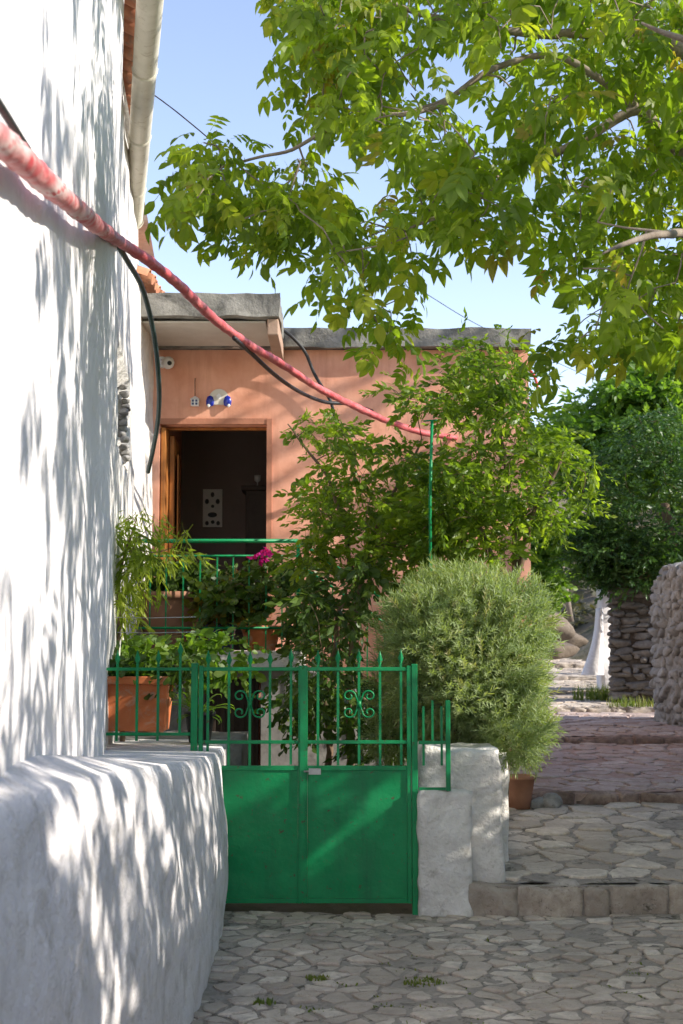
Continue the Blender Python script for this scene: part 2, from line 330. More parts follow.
def paving(name, x0f, x1f, y0, y1, zf, size, m, mm, ax=1.0, h=.010, gap=.009, seed=1):
    """one lane surface: a mortar sheet and the irregular stones bedded in it"""
    r = random.Random(seed); pts = {}; X0, X1 = min(x0f(y0), x0f(y1))-.6, max(x1f(y0), x1f(y1))+.6
    sx, sy = size*ax, size; nxx = int((X1-X0)/sx)+1; nyy = int((y1-y0+1.0)/sy)+1
    for i in range(nxx):
        for j in range(nyy): pts[i, j] = Vector((X0+(i+.5+r.uniform(-.48, .48)+(.5 if j % 2 else 0))*sx, y0-.5+(j+.5+r.uniform(-.46, .46))*sy))
    V = []; Q = []; T = []; RN = []; NG = []
    for (i, j), p in pts.items():
        if not (y0+.02 < p.y < y1-.02 and x0f(p.y) < p.x < x1f(p.y)): continue
        if r.random() < .10: continue
        poly = [p+Vector(d) for d in ((-sx*1.3, -sy*1.3), (sx*1.3, -sy*1.3), (sx*1.3, sy*1.3), (-sx*1.3, sy*1.3))]
        def clip(poly, mid, nn):
            out = []
            for a, b in zip(poly, poly[1:]+poly[:1]):
                da, db = (a-mid).dot(nn), (b-mid).dot(nn)
                if da <= 0: out.append(a)
                if da*db < 0: out.append(a+(b-a)*(da/(da-db)))
            return out
        for di in range(-3, 4):
            for dj in range(-3, 4):
                q = pts.get((i+di, j+dj))
                if q is None or (di == 0 and dj == 0): continue
                nn = (q-p).normalized(); poly = clip(poly, (p+q)/2 - nn*gap*r.uniform(.1, 2.0), nn)
                if not poly: break
            if not poly: break
        for mid, nn in ((Vector((0, y0+.01)), Vector((0, -1))), (Vector((0, y1-.01)), Vector((0, 1)))):
            if poly: poly = clip(poly, mid, nn)
        if len(poly) < 3: continue
        ring = []
        for a, b in zip(poly, poly[1:]+poly[:1]):
            k = max(1, int((b-a).length/.022))
            for t in range(k): ring.append(a+(b-a)*(t/k))
        c = sum(ring, Vector((0, 0)))/len(ring)
        ring2 = [c+(q-c)*(1+.26*noise.noise(Vector((q.x*11, q.y*11, seed)))+.12*noise.noise(Vector((q.x*35, q.y*35, seed)))-.05) for q in ring]; n = len(ring2); o = len(V); tl = (r.uniform(-.035, .035), r.uniform(-.03, .03)); hh = h*r.uniform(.1, 1.5)
        def zz(q, e): return zf(q.x, q.y)+e+tl[0]*(q.x-c.x)+tl[1]*(q.y-c.y)+.004*noise.noise(Vector((q.x*10, q.y*10, 7)))
        for q in ring2: V.append((q.x, q.y, zz(q, -.02)))
        for q in ring2: V.append((q.x, q.y, zz(q, hh*.5)))
        for q in ring2: q2 = c+(q-c)*(1-.010/max(.04, (q-c).length)); V.append((q2.x, q2.y, zz(q2, hh)))
        V.append((c.x, c.y, zz(c, hh*1.1)))
        for k in range(n):
            k2 = (k+1) % n; Q.append((o+k, o+k2, o+n+k2, o+n+k)); Q.append((o+n+k, o+n+k2, o+2*n+k2, o+2*n+k)); T.append((o+2*n+k, o+2*n+k2, o+3*n))
        RN += [r.random()]*(3*n+1)
    so_ = np_mesh(name, np.array(V), [(4, np.array(Q)), (3, np.array(T))], m, None, RN, False); tag(so_, kind='structure')
    g = MB(); ny = max(2, int((y1-y0)/.045)); nn = int((x1f(y0)-x0f(y0))/.045)
    vs = []
    for j in range(ny+1):
        y = y0+(y1-y0)*j/ny
        for i in range(nn+1): x = x0f(y)+(x1f(y)-x0f(y))*i/nn; vs.append((x, y, zf(x, y)-h*.1+.8*h*noise.noise(Vector((x*2.2, y*2.2, 4)))+.9*h*noise.noise(Vector((x*11, y*11, 1)))+.35*h*noise.noise(Vector((x*30, y*30, 2)))))
    g.add(vs, [(j*(nn+1)+i, j*(nn+1)+i+1, (j+1)*(nn+1)+i+1, (j+1)*(nn+1)+i) for j in range(ny) for i in range(nn)], True)
    tag(g.build(name+'_bed', mm), kind='structure')
def fore_z(x, y): return .012*math.sin(x*1.7)*math.sin(y*1.3)+sstep(6.4, 8.5, y)*(.035 if x > .8 else .035)
paving('paving', lambda y: -.95, lambda y: 4.2, 3.4, 8.50, fore_z, .108, PAVE, MORT, 1.5, h=.010, gap=.010, seed=2)
def left_x(y): return .80 if y < 11 else (1.12 if y < 14.5 else (1.9 if y < 17.5 else 2.0+.12*(y-17.5)))
def right_x(y): return 4.2 if y < 16 else 4.2
tz = lambda x, y: lane_z(y)
KX = {8.47: .78, 11.0: 1.1, 14.5: 1.9, 17.5: 2.0, 19.5: 2.3, 21.5: 2.5, 24: 2.7}
bounds = [8.47, 11.0, 14.5, 17.5, 19.5, 21.5, 24, 30]
for i, (a, b) in enumerate(zip(bounds, bounds[1:])):
    m, mm = (PAVE_R, MORT_R) if i in (1, 2) else (PAVE, MORT)  # tinted pair stands in for the salmon house's bounced light
    zf = (lambda x, y, a=a, b=b: lane_z(min(b-1e-4, max(a, y))))
    paving('step_tread', lambda y, a=a: KX[a], lambda y: 4.4, a+.06, b+.02, zf, .20 if i == 0 else .17+.02*i, m, mm, 1.5 if i == 0 else 1.35, h=.012, gap=.012, seed=10+i)

def rock_t(seed, n=3, pw=.6):
    r = random.Random(seed+50); bm = bmesh.new(); bmesh.ops.create_icosphere(bm, subdivisions=n, radius=1)
    pl = [(Vector((r.gauss(0, 1), r.gauss(0, 1), r.gauss(0, 1))).normalized(), r.uniform(.62, .86)) for _ in range(9)]
    for v in bm.verts:
        c = v.co; c = Vector([math.copysign(abs(q)**pw, q) for q in c])
        for nn, d in pl:
            k = c.dot(nn)
            if k > d: c = c-nn*(k-d)*.9
        c *= 1+.14*noise.noise(c*1.3+Vector((seed*7, 0, 0)))+.07*noise.noise(c*4+Vector((seed, 5, 0))); v.co = c*.54
    bm.verts.ensure_lookup_table(); v = np.array([list(x.co) for x in bm.verts]); t = np.array([[x.index for x in f.verts] for f in bm.faces]); bm.free()
    return v, np.zeros((0, 4), int), t
ROCKS = [rock_t(i, 3, .5+.09*(i % 4)) for i in range(10)]
def rz_mats(a, tilt=.08):
    n = len(a); out = np.zeros((n, 3, 3))
    for i in range(n): out[i] = np.array(Matrix.Rotation(a[i], 3, 'Z') @ Matrix.Rotation(random.gauss(0, tilt), 3, 'X') @ Matrix.Rotation(random.gauss(0, tilt), 3, 'Y'))
    return out
def rocks_mesh(items):
    """items: (x,y,z, sx,sy,sz, rot)"""
    parts = []; it = np.array(items); ch = rng.integers(0, len(ROCKS), len(it))
    for k in range(len(ROCKS)):
        s = it[ch == k]
        if len(s): parts.append(scatter(ROCKS[k], s[:, :3], rz_mats(s[:, 6]), s[:, 3:6]))
    return merge(parts)
# kerb slabs along every riser
def kerb_slab(x0, x1, y0, y1, z0, z1, sd):
    bm = bmesh.new(); bmesh.ops.create_cube(bm, size=1)
    for ax, L, c in ((0, x1-x0, .04), (1, y1-y0, .05), (2, z1-z0, .03)):
        bmesh.ops.subdivide_edges(bm, edges=[e for e in bm.edges if abs((e.verts[0].co-e.verts[1].co)[ax]) > .5], cuts=max(1, int(L/c)), use_grid_fill=True)
    for v in bm.verts:
        c = v.co.copy(); e = sum(1 for q in c if abs(abs(q)-.5) < 1e-4); p = Vector(((x0+x1)/2+c.x*(x1-x0), (y0+y1)/2+c.y*(y1-y0), (z0+z1)/2+c.z*(z1-z0)))
        if e >= 2: p -= c.normalized()*.014
        q = p+Vector((sd*3, 0, 0)); v.co = p+Vector((noise.noise(q*9)*.3, noise.noise(q*9+Vector((7, 0, 0))), 1.0*noise.noise(q*6+Vector((0, 7, 0)))))*.036+Vector((0, noise.noise(q*22), noise.noise(q*18)*.6))*.016
    vs = [v.co.copy() for v in bm.verts]; fs = [[v.index for v in f.verts] for f in bm.faces]; bm.free(); return vs, fs
for i, y in enumerate(bounds[:-1]):
    z0 = 0 if i == 0 else lane_z(y-1e-3); z1 = lane_z(y+1e-3); x = KX[y]-.04; V = []; Fq = []; RN = []
    g = MB(); g.box(x+.03, 4.35, y+.004, y+.30, z0-.05, z1-.005); tag(g.build('kerb_mortar', MORT if i not in (1, 2) else MORT_R), kind='structure')
    while x < 4.3:
        w = random.uniform(.14, .62); dy = random.uniform(-.015, .015); vs, fs = kerb_slab(x, x+w+.006, y-.02+dy, y+.17, z0-.06, z1+.004+random.uniform(-.010, .010), x+i)
        o = len(V); V += [list(q) for q in vs]; Fq += [[q+o for q in f] for f in fs]; RN += [random.random()]*len(vs); x += w
    o = np_mesh('kerb_stones', np.array(V), [(4, np.array(Fq))], KERB if i not in (1, 2) else KERB_R, None, RN, True); tag(o, kind='structure')

# ------------------------------------------------------------------ white house at the left
WA = Vector((-.93, 3.8)); WB = Vector((-1.30, 7.8))
def wall_x(Y): return WA.x + (WB.x-WA.x)*(Y-WA.y)/(WB.y-WA.y)
LEAN = .012
wh = empty('white_house', (-1.3, 7.8, 0), 'tall white plastered house wall dappled with leaf shadows at the left', 'house')
mb = MB()
nY, nZ = 60, 50; Y0, Y1, Z1 = -1.0, 7.8, 6.4; vs = []
for j in range(nZ+1):
    z = Z1*j/nZ
    for i in range(nY+1):
        Y = Y0+(Y1-Y0)*i/nY; cr = max(0, (Y-(Y1-.12))/.12)
        vs.append((wall_x(Y)+LEAN*(z-1)+.018*noise.noise(Vector((Y*1.3, z*1.3, 2)))-.06*cr**2, Y, z))
mb.add(vs, [(j*(nY+1)+i, j*(nY+1)+i+1, (j+1)*(nY+1)+i+1, (j+1)*(nY+1)+i) for j in range(nZ) for i in range(nY)], True)
vs = []
for j in range(nZ+1):
    z = Z1*j/nZ; b = vs and None
    x0 = wall_x(Y1)+LEAN*(z-1)+.018*noise.noise(Vector((Y1*1.3, z*1.3, 2)))-.06
    vs += [(x0, Y1, z), (x0-.12, Y1+.04, z), (-5, Y1+.05, z)]
mb.add(vs, [(j*3+i, j*3+i+1, j*3+i+4, j*3+i+3) for j in range(nZ) for i in range(2)], True)
mb.add([(-5, Y0, 0), (wall_x(Y0), Y0, 0), (wall_x(Y0), Y0, Z1), (-5, Y0, Z1), (-5, Y1, 0), (-5, Y1, Z1)], [(0, 1, 2, 3), (4, 0, 3, 5)])
mb.build('wall', WHITE, wh)
# plinth at the foot of the white house: battered, rounded, plastered
pl_bot = [(-.72, 8.9), (-.70, 8.5), (-.675, 8.0), (-.655, 7.4), (-.65, 6.8), (-.66, 6.2), (-.68, 5.6), (-.72, 5.0), (-.76, 4.3), (-.78, 3.4), (-.75, 2.4)]
pl_top = [(-.725, 8.9, .985), (-.715, 8.55, .985), (-.70, 8.2, 1.0), (-.70, 7.6, 1.03), (-.71, 7.0, 1.06), (-.73, 6.2, 1.11), (-.755, 5.5, 1.155), (-.79, 4.7, 1.20), (-.83, 4.0, 1.225), (-.86, 3.3, 1.24), (-.88, 2.4, 1.25)]
def interp(P, t):
    t *= len(P)-1; i = min(int(t), len(P)-2); f = t-i
    p = [Vector(P[max(0, min(len(P)-1, i+k))]) for k in (-1, 0, 1, 2)]
    return .5*((2*p[1])+(-p[0]+p[2])*f+(2*p[0]-5*p[1]+4*p[2]-p[3])*f*f+(-p[0]+3*p[1]-3*p[2]+p[3])*f**3)
NU, NV = 120, 34; vs = []
for i in range(NU+1):
    t = i/NU; b = interp([(x, y, -.05) for x, y in pl_bot], t); tp = interp(pl_top, t)
    out = Vector((tp.y-b.y, 0, 0)); inx = -1
    row = []
    for j in range(NV+1):
        s = j/NV
        p = b+(tp-b)*s; bulge = .035*math.sin(PI*s)*(.3+.7*sstep(0, .3, t)); p.x += bulge; p.y -= bulge*.3*sstep(.1, .5, t)
        r_ = max(0, (s-.95)/.05); p.x -= .018*r_*r_
        p += Vector((1, -.2, .2))*(.022*noise.noise(p*1.9)+.010*noise.noise(p*6))
        row.append(p)
    top = row[-1]
    for k in range(1, 9):
        f = k/8; q = Vector((top.x+(-2.3-top.x)*f*.95, top.y+(.10 if t > .2 else 0)*f, top.z+.012*math.sin(f*PI)+ .02*min(1, k/2)*0))
        q.z += .012*noise.noise(q*3)+.07*min(1, f*8)*(1-sstep(4.2, 6.8, top.y)); row.append(q)
    vs += row
m_ = NV+9
mb = MB(); mb.add(vs, [(i*m_+j, i*m_+j+1, (i+1)*m_+j+1, (i+1)*m_+j) for i in range(NU) for j in range(m_-1)], True)
mb.add([(-.72, 8.9, -.05), (-2.3, 8.9, -.05), (-2.3, 8.9, .985), (-.725, 8.9, .965)], [(0, 1, 2, 3)])
tag(mb.build('plinth', PLINTH), 'thick rounded whitewashed plinth bulging from the foot of the white house', 'plinth')

# rear white building between the white house and the salmon house
RA = Vector((-1.35, 7.86)); RB = Vector((-1.815, 13.35))
def rear_x(Y):
    if Y < 7.95: return -1.46
    return -1.35-.44*(Y-7.86)/4.14 if Y < 12 else -1.79-.02*(Y-12)/1.35
rh = empty('whitewashed_annex', (RA.x, RA.y, 0), 'whitewashed annex with cream gutter and tiled eaves behind the white house corner', 'building')
mb = MB(); Zt = W(133.5, 221, 11.9).z+.05; ny, nz = 110, 60; rec = (9.2, 10.8, 2.95, 3.62); vs = []
for j in range(nz+1):
    for i in range(ny+1):
        Y = RA.y+(RB.y-RA.y)*i/ny; z = Zt*j/nz
        dx = .025*noise.noise(Vector((Y*2, z*2, 5)))
        if Y > 12.02: z = min(z, 4.9)
        if rec[0] < Y < rec[1] and rec[2] < z < rec[3]: dx -= .12
        vs.append((rear_x(Y)+dx, Y, z))
mb.add(vs, [(j*(ny+1)+i, j*(ny+1)+i+1, (j+1)*(ny+1)+i+1, (j+1)*(ny+1)+i) for j in range(nz) for i in range(ny)], True)
mb.add([(-5, RA.y+.02, Zt), (RA.x, RA.y+.02, Zt), (RB.x, RB.y, Zt), (-5, RB.y, Zt)], [(0, 1, 2, 3)])
mb.build('wall', WHITE_O, rh)
items = [(rear_x(10.7)-.03+random.uniform(-.02, .02), 10.72+random.uniform(-.08, .08), 2.96+.045*k, .07, .10, .055, 0) for k in range(15)]
V, Fc, rn = rocks_mesh(items); np_mesh('rough_stones', V, Fc, ROCK, rh, rn)
# gutter line: far end and near end
GA = W(133.5, 221, 11.9); GB = W(149, -3, 7.9); GB.z = GA.z; GB = GA+(GB-GA)*1.3; GD = (GB-GA).normalized()
print('gutter', GA, GB)
gut = MB(); n = 14
side = Vector((GD.y, -GD.x, 0)).normalized(); side = -side if side.x < 0 else side
def gring(p, r): return [p + side*(r*math.cos(PI+PI*k/n)) + Vector((0, 0, r*math.sin(PI+PI*k/n))) for k in range(n+1)]
prof = [GA, GA+(GB-GA)*.33, GA+(GB-GA)*.66, GB]; vs = []
for p in prof: vs += gring(p, .078)
for p in prof: vs += gring(p, .072)
m1 = n+1
fs = [(i*m1+k, i*m1+k+1, (i+1)*m1+k+1, (i+1)*m1+k) for i in list(range(3))+[4, 5, 6] for k in range(n)]
fs += [(k, k+1, 4*m1+k+1, 4*m1+k) for k in range(n)]
gut.add(vs, fs, True)
for s_ in (-1, 1): gut.tube([GA+side*s_*.07, GB+side*s_*.07], .008, 6)
gut.add(gring(GA-GD*.002, .078)+[GA-GD*.002], [(k, k+1, n+1) for k in range(n)])
gobj = gut.build('gutter', GUTTER, rh)
for d in (.02, .9, 2.1, 3.3):
    c = MB(); p = GA+GD*d; r0 = .084 if d > .1 else .088; vs = []
    for q in (0, .028 if d > .1 else .05): vs += gring(p+GD*q, r0)
    for q in (0, .028): vs += gring(p+GD*q, r0-.008)
    c.add(vs, [(k, k+1, m1+k+1, m1+k) for k in range(n)]+[(k, k+1, 2*m1+k+1, 2*m1+k) for k in range(n)]+[(m1+k, m1+k+1, 3*m1+k+1, 3*m1+k) for k in range(n)], True); c.build('bracket', GUTTER, gobj)
# roof: sloping deck with barrel tiles, eave tiles poke out above the gutter
def tile_t(n=8, L=.42, r=.085):
    v = []
    for y, rr in ((0, r), (L, r*.82)):
        for k in range(n+1): a = PI*k/n; v.append((rr*math.cos(a), y, rr*math.sin(a)))
        for k in range(n+1): a = PI*k/n; v.append(((rr-.014)*math.cos(a), y, (rr-.014)*math.sin(a)))
    m = n+1; q = [(k, k+1, 2*m+k+1, 2*m+k) for k in range(n)] + [(m+k+1, m+k, 3*m+k, 3*m+k+1) for k in range(n)] + [(k, m+k, m+k+1, k+1) for k in range(n)]
    return np.array(v), np.array(q), np.zeros((0, 3), int)
TT = tile_t()
def tile_roof(parent, e0, e1, inward, rise, rows, name='roof', up=True):
    e0, e1 = Vector(e0), Vector(e1); L = (e1-e0).length; d = (e1-e0)/L; inw = Vector(inward).normalized(); up_ = (inw+Vector((0, 0, rise))).normalized()
    P = []; RM = []
    nn = d.cross(up_); nn = nn if nn.z > 0 else -nn
    k = int(L/.19)
    for i in range(k):
        for r_ in range(rows):
            for typ in (0, 1):
                p = e0+d*(i+.5+(.5 if typ else 0))*.19+up_*(r_*.36+random.uniform(-.02, .02))+nn*(.02 if typ == 0 else .075)
                P.append(p); M = Matrix((d, up_, nn)).transposed()
                if M.determinant() < 0: M = Matrix((-d, up_, nn)).transposed()
                if typ: M = M @ Matrix.Rotation(PI, 3, 'Y')
                M = M @ Matrix.Rotation(random.gauss(0, .03), 3, 'Z'); RM.append(np.array(M))
    V, Fc, r = scatter(TT, np.array([list(p) for p in P]), np.array(RM), np.ones(len(P)))
    o = np_mesh(name, V, Fc, TILE, parent, r); 
    dk = MB(); a, b = e0+up_*.12-nn*.05, e1+up_*.12-nn*.05; c_, d_ = a+up_*rows*.36, b+up_*rows*.36; t = nn*-.04
    dk.add([a, b, d_, c_, a+t, b+t, d_+t, c_+t], [(0, 1, 2, 3), (7, 6, 5, 4), (0, 4, 5, 1), (1, 5, 6, 2), (2, 6, 7, 3), (3, 7, 4, 0)]); dk.build('roof_deck', DARKW, o)
    return o
tile_roof(rh, GA-side*.05+Vector((0, 0, .07))+GD*.02, GB-side*.05+Vector((0, 0, .07)), -side, .42, 6)

tile_roof(rh, (-1.70, 12.0, 4.80), (-1.68, 13.25, 4.80), (-1, 0, 0), .35, 4, 'lower_roof')

# ------------------------------------------------------------------ salmon house
FY = 13.5
def fx(px): return W(px, 500, FY).x
def fz(py): return W(300, py, FY).z
XL, XR = -1.83, fx(530); ZR = fz(350)
sh = empty('salmon_house', (0, FY, 0), 'salmon rendered one storey house with concrete roof slab and open doorway', 'house')
def wall_open(mb, x0, x1, z0, z1, y0, y1, ops):
    xs_ = sorted({x0, x1, *[o[0] for o in ops], *[o[1] for o in ops]}); zs_ = sorted({z0, z1, *[o[2] for o in ops], *[o[3] for o in ops]})
    for i in range(len(xs_)-1):
        for j in range(len(zs_)-1):
            cx, cz = (xs_[i]+xs_[i+1])/2, (zs_[j]+zs_[j+1])/2
            if any(o[0] < cx < o[1] and o[2] < cz < o[3] for o in ops): continue
            mb.box(xs_[i], xs_[i+1], y0, y1, zs_[j], zs_[j+1])
DX0, DX1, DZ0, DZ1 = fx(159), fx(267), 1.55, fz(424)
mb = MB(); wall_open(mb, XL, XR, 0, ZR, FY, FY+.30, [(DX0, DX1, DZ0, DZ1)])
mb.box(XL-.4, XL, FY, 16.3, 0, ZR); mb.box(XL, XR-.3, 16.0, 16.3, 0, ZR)
mb.build('wall', SALMON, sh)
mb = MB(); mb.box(XR-.3, XR, FY+.30, 16.3, 0, ZR); mb.build('side_wall', surf('beige_render', [(.42, .34, .28), (.52, .43, .36)], 3, .95), sh)  # unseen side; beige instead of salmon to cut pink bounce on the lane
mb = MB(); mb.box(DX0, DX1, FY-.004, FY+.04, DZ1-.001, DZ1+.055)
mb.box(DX1-.005, DX1+.045, FY-.012, FY+.05, DZ0, DZ1+.05); mb.build('door_surround', surf('brown_trim', [(.40, .17, .10), (.48, .21, .13)], 4, .7), sh)
# inner room
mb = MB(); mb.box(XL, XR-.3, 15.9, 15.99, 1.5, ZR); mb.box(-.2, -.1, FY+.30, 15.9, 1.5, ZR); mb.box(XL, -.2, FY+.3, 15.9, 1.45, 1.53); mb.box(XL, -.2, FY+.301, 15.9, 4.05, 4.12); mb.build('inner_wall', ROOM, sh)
mb = MB(); x = DX0+.01
mb.box(x, x+.045, FY+.02, FY+.28, DZ0, DZ1-.03); mb.box(x, DX1-.006, FY+.20, FY+.26, DZ1-.028, DZ1-.004); mb.build('door_frame', WOOD, sh, .005)
dl = MB(); a = (x+.055, FY+.27); b_ = (x+.02, FY+1.05); dl.obox(a, b_, -.045, DZ0+.02, DZ1-.08)
for z0_, z1_ in ((DZ0+.15, DZ0+.9), (DZ0+1.05, DZ1-.25)): dl.obox((a[0]+.062, a[1]+.12), (b_[0]+.05, b_[1]-.12), -.012, z0_, z1_)
dlo = dl.build('door', WOOD, sh, .006)
hd = MB(); hd.tube([(x+.17, FY+.95, 2.55), (x+.21, FY+.95, 2.55), (x+.21, FY+.85, 2.55)], .009, 8); hd.build('handle', STEEL, dlo)
# roof slab
mb = MB(); sx0 = fx(262)
def rough_slab(x0, x1, y0, y1, z0, z1, nx_, amp=.012, sd=0):
    ny_ = max(2, int((y1-y0)/.1)); nz_ = 3; bm = bmesh.new()
    bmesh.ops.create_cube(bm, size=1); bmesh.ops.scale(bm, vec=(x1-x0, y1-y0, z1-z0), verts=bm.verts); bmesh.ops.translate(bm, vec=((x0+x1)/2, (y0+y1)/2, (z0+z1)/2), verts=bm.verts)
    bmesh.ops.subdivide_edges(bm, edges=[e for e in bm.edges if abs(e.verts[0].co.x-e.verts[1].co.x) > .01], cuts=nx_, use_grid_fill=True)
    bmesh.ops.subdivide_edges(bm, edges=[e for e in bm.edges if abs(e.verts[0].co.y-e.verts[1].co.y) > .01], cuts=ny_, use_grid_fill=True)
    bmesh.ops.subdivide_edges(bm, edges=[e for e in bm.edges if abs(e.verts[0].co.z-e.verts[1].co.z) > .01], cuts=nz_, use_grid_fill=True)
    for v in bm.verts:
        c = v.co.copy(); v.co += Vector((noise.noise(c*5+Vector((sd, 0, 0))), noise.noise(c*5+Vector((9+sd, 0, 0))), noise.noise(c*5+Vector((0, 9+sd, 0)))))*amp*2
    vs = [v.co.copy() for v in bm.verts]; fs = [[v.index for v in f.verts] for f in bm.faces]; bm.free(); return vs, fs
vs, fs = rough_slab(XL-.4, XR+.01, FY-.13, 16.4, ZR+.004, fz(333)+.02, 40, .009); mb.add(vs, fs); mb.build('roof_slab', CONC, sh, 0)
CZ0, CZ1 = W(200, 316, 12.25).z, W(200, 293, 12.25).z
mb = MB(); vs, fs = rough_slab(XL-.3, W(279, 300, 12.25).x, 12.25, FY-.135, CZ0, CZ1, 16, .009, 4); mb.add(vs, fs); mb.build('canopy', CONC, sh)
mb = MB(); mb.box(XL-.28, W(266, 300, 12.4).x, 12.36, FY-.002, CZ0-.035, CZ0-.018); mb.build('canopy_soffit', SOFFIT, sh, .004)
mb = MB(); mb.box(W(268, 300, 12.4).x, W(279, 300, 12.4).x, 12.3, FY-.004, CZ0-.16, CZ0-.012); mb.build('canopy_beam', surf('beam_plaster', [(.33, .22, .16), (.42, .29, .21)], 5), sh, .01)
# balcony slab, wall below with cellar door, outside stair going down to the right
BY = 12.12; BX1 = W(302, 600, BY).x
mb = MB(); mb.box(-2.0, BX1, BY, FY-.003, 1.40, 1.55); mb.build('balcony_slab', WHITE_O, sh, .012)
cx0, cx1 = W(203, 700, 12.3).x, W(261, 700, 12.3).x
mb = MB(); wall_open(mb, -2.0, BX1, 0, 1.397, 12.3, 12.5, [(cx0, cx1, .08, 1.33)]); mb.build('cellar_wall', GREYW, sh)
mb = MB(); mb.box(cx0+.03, cx1-.03, 12.42, 12.46, .1, 1.31)
for k in range(5): mb.box(cx0+.06+k*.085, cx0+.10+k*.085, 12.405, 12.419, .12, 1.29)
mb.build('cellar_door', DARKW, sh, .004)
mb = MB(); ns = 8; run = .24; ris = .18
for k in range(ns): mb.box(BX1+.002+k*run, BX1+(k+1)*run, 12.32, FY-.004, 0, 1.55-ris*(k+1))
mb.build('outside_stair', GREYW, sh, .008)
vs = MB(); vs.tube([W(517, 525, FY-.03), W(519, 560, FY-.03), W(518, 600, FY-.03)], .022, 8); vs.build('downpipe', TERRA_D, sh)

# things fixed to or standing in the salmon house
pc = W(213, 507, 16.4)
pf = empty('wall_picture', (pc.x, 15.85, pc.z), 'pale upright picture with dark blots on the wall of the dark room', 'picture')
s = 15.85/16.4
c0 = W(203, 489, 15.85); c1 = W(222, 527, 15.85)
mb = MB(); mb.box(c0.x, c1.x, 15.85, 15.89, c1.z, c0.z); mb.build('canvas', surf('canvas', [(.62, .60, .56), (.7, .68, .64)], 4, .8, None), pf, .003)
mb = MB(); w_ = c1.x-c0.x; h_ = c0.z-c1.z
for u, v, a, b_ in ((.4, .78, .2, .14), (.1, .6, .22, .14), (.66, .6, .22, .14), (.42, .5, .18, .09), (.25, .25, .5, .14), (.12, .04, .2, .12), (.42, .08, .2, .1), (.7, .04, .2, .12)):
    n = 10; mb.add([(c0.x+w_*(u+a/2+a/2*math.cos(2*PI*k/n)), 15.846, c1.z+h_*(v+b_/2+b_/2*math.sin(2*PI*k/n))) for k in range(n)]+[(c0.x+w_*(u+a/2), 15.846, c1.z+h_*(v+b_/2))], [(k, n, (k+1) % n) for k in range(n)])
mb.build('blot', BLACK, pf)
c0 = W(243, 486, 15.2); c1 = W(272, 600, 15.2)
cb = empty('dark_cabinet', (c0.x, 15.2, 1.53), 'dark wooden cabinet with a small glass on top inside the doorway', 'cabinet')
mb = MB(); mb.box(c0.x+.03, c1.x, 15.2, 15.7, 1.53, c0.z-.05); mb.box(c0.x-.02, c1.x, 15.15, 15.72, c0.z-.048, c0.z); mb.build('carcass', DARKW, cb, .008)
mb = MB(); mb.box(c0.x+.06, c1.x-.02, 15.185, 15.199, 1.65, c0.z-.1); mb.build('cabinet_door', DARKW, cb, .004)
gl = W(257, 476, 15.3); mb = MB(); mb.lathe([(.001, c0.z+.002), (.03, c0.z+.004), (.006, c0.z+.02), (.006, c0.z+.06), (.035, c0.z+.08), (.04, c0.z+.14), (.038, c0.z+.139)], gl.x, 15.4, 16)
tag(mb.build('glass_goblet', surf('goblet', [(.5, .5, .48), (.6, .6, .58)], 5, .1, None)), 'small pale goblet standing on the dark cabinet', 'goblet')
tb = empty('side_table', (-1.2, 14.3, 1.53), 'low table with pale cloth just inside the doorway', 'table')
mb = MB(); mb.box(-1.45, -.85, 14.2, 14.7, 2.20, 2.235); mb.build('table_top', DARKW, tb, .005)
for x_, y_ in ((-1.42, 14.23), (-.88, 14.23), (-1.42, 14.67), (-.88, 14.67)):
    mb = MB(); mb.box(x_-.02, x_+.02, y_-.02, y_+.02, 1.53, 2.2); mb.build('leg', DARKW, tb)
mb = MB(); mb.box(-1.2, -.92, 14.25, 14.5, 2.236, 2.26); tag(mb.build('folded_cloth', PLASTIC, None, .008), 'folded white cloth lying on the low table in the doorway', 'cloth')

# security camera
p = W(170, 366, FY); sc = empty('security_camera', (p.x, FY, p.z), 'white dome security camera under the canopy beside the annex', 'camera')
mb = MB(); mb.tube([(p.x-.07, FY-.0, p.z+.03), (p.x-.07, FY-.06, p.z+.03)], .055, 18); mb.build('mount', PLASTIC, sc, .006)
mb = MB(); c = Vector((p.x, FY-.16, p.z)); mb.tube([Vector((p.x-.07, FY-.05, p.z+.03)), Vector((p.x-.03, FY-.12, p.z+.012))], .03, 14); 
pr = []
for k in range(9): a = PI*k/8; pr.append((max(.001, .062*math.sin(a)), -.062*math.cos(a)))
m2 = MB(); m2.lathe(pr, 0, 0, 20); mb.add([Vector(v)+c for v in m2.v], m2.f, True); mb.build('body', PLASTIC, sc)
mb = MB(); mb.tube([c+Vector((.02, -.05, -.012)), c+Vector((.024, -.066, -.016))], .022, 14); mb.build('lens', BLACK, sc)
# hanging lantern ornament
p = W(195, 378, FY-.05); lo_ = empty('hanging_lantern', (p.x, FY-.05, p.z), 'tiny white box lantern on a cord to the right of the security camera', 'lantern')
q = W(195, 402, FY-.05)
mb = MB(); mb.tube([(p.x, FY-.012, p.z), (p.x, FY-.05, p.z-.004), (q.x, FY-.05, q.z+.05)], .006, 6); mb.build('cord', TERRA_D, lo_)
mb = MB(); mb.box(q.x-.036, q.x+.036, FY-.086, FY-.014, q.z-.04, q.z+.025); mb.add([(q.x-.045, FY-.095, q.z+.026), (q.x+.045, FY-.095, q.z+.026), (q.x+.045, FY-.005, q.z+.026), (q.x-.045, FY-.005, q.z+.026), (q.x, FY-.05, q.z+.06)], [(0, 1, 4), (1, 2, 4), (2, 3, 4), (3, 0, 4), (0, 3, 2, 1)]); mb.build('box', PLASTIC, lo_)
mb = MB()
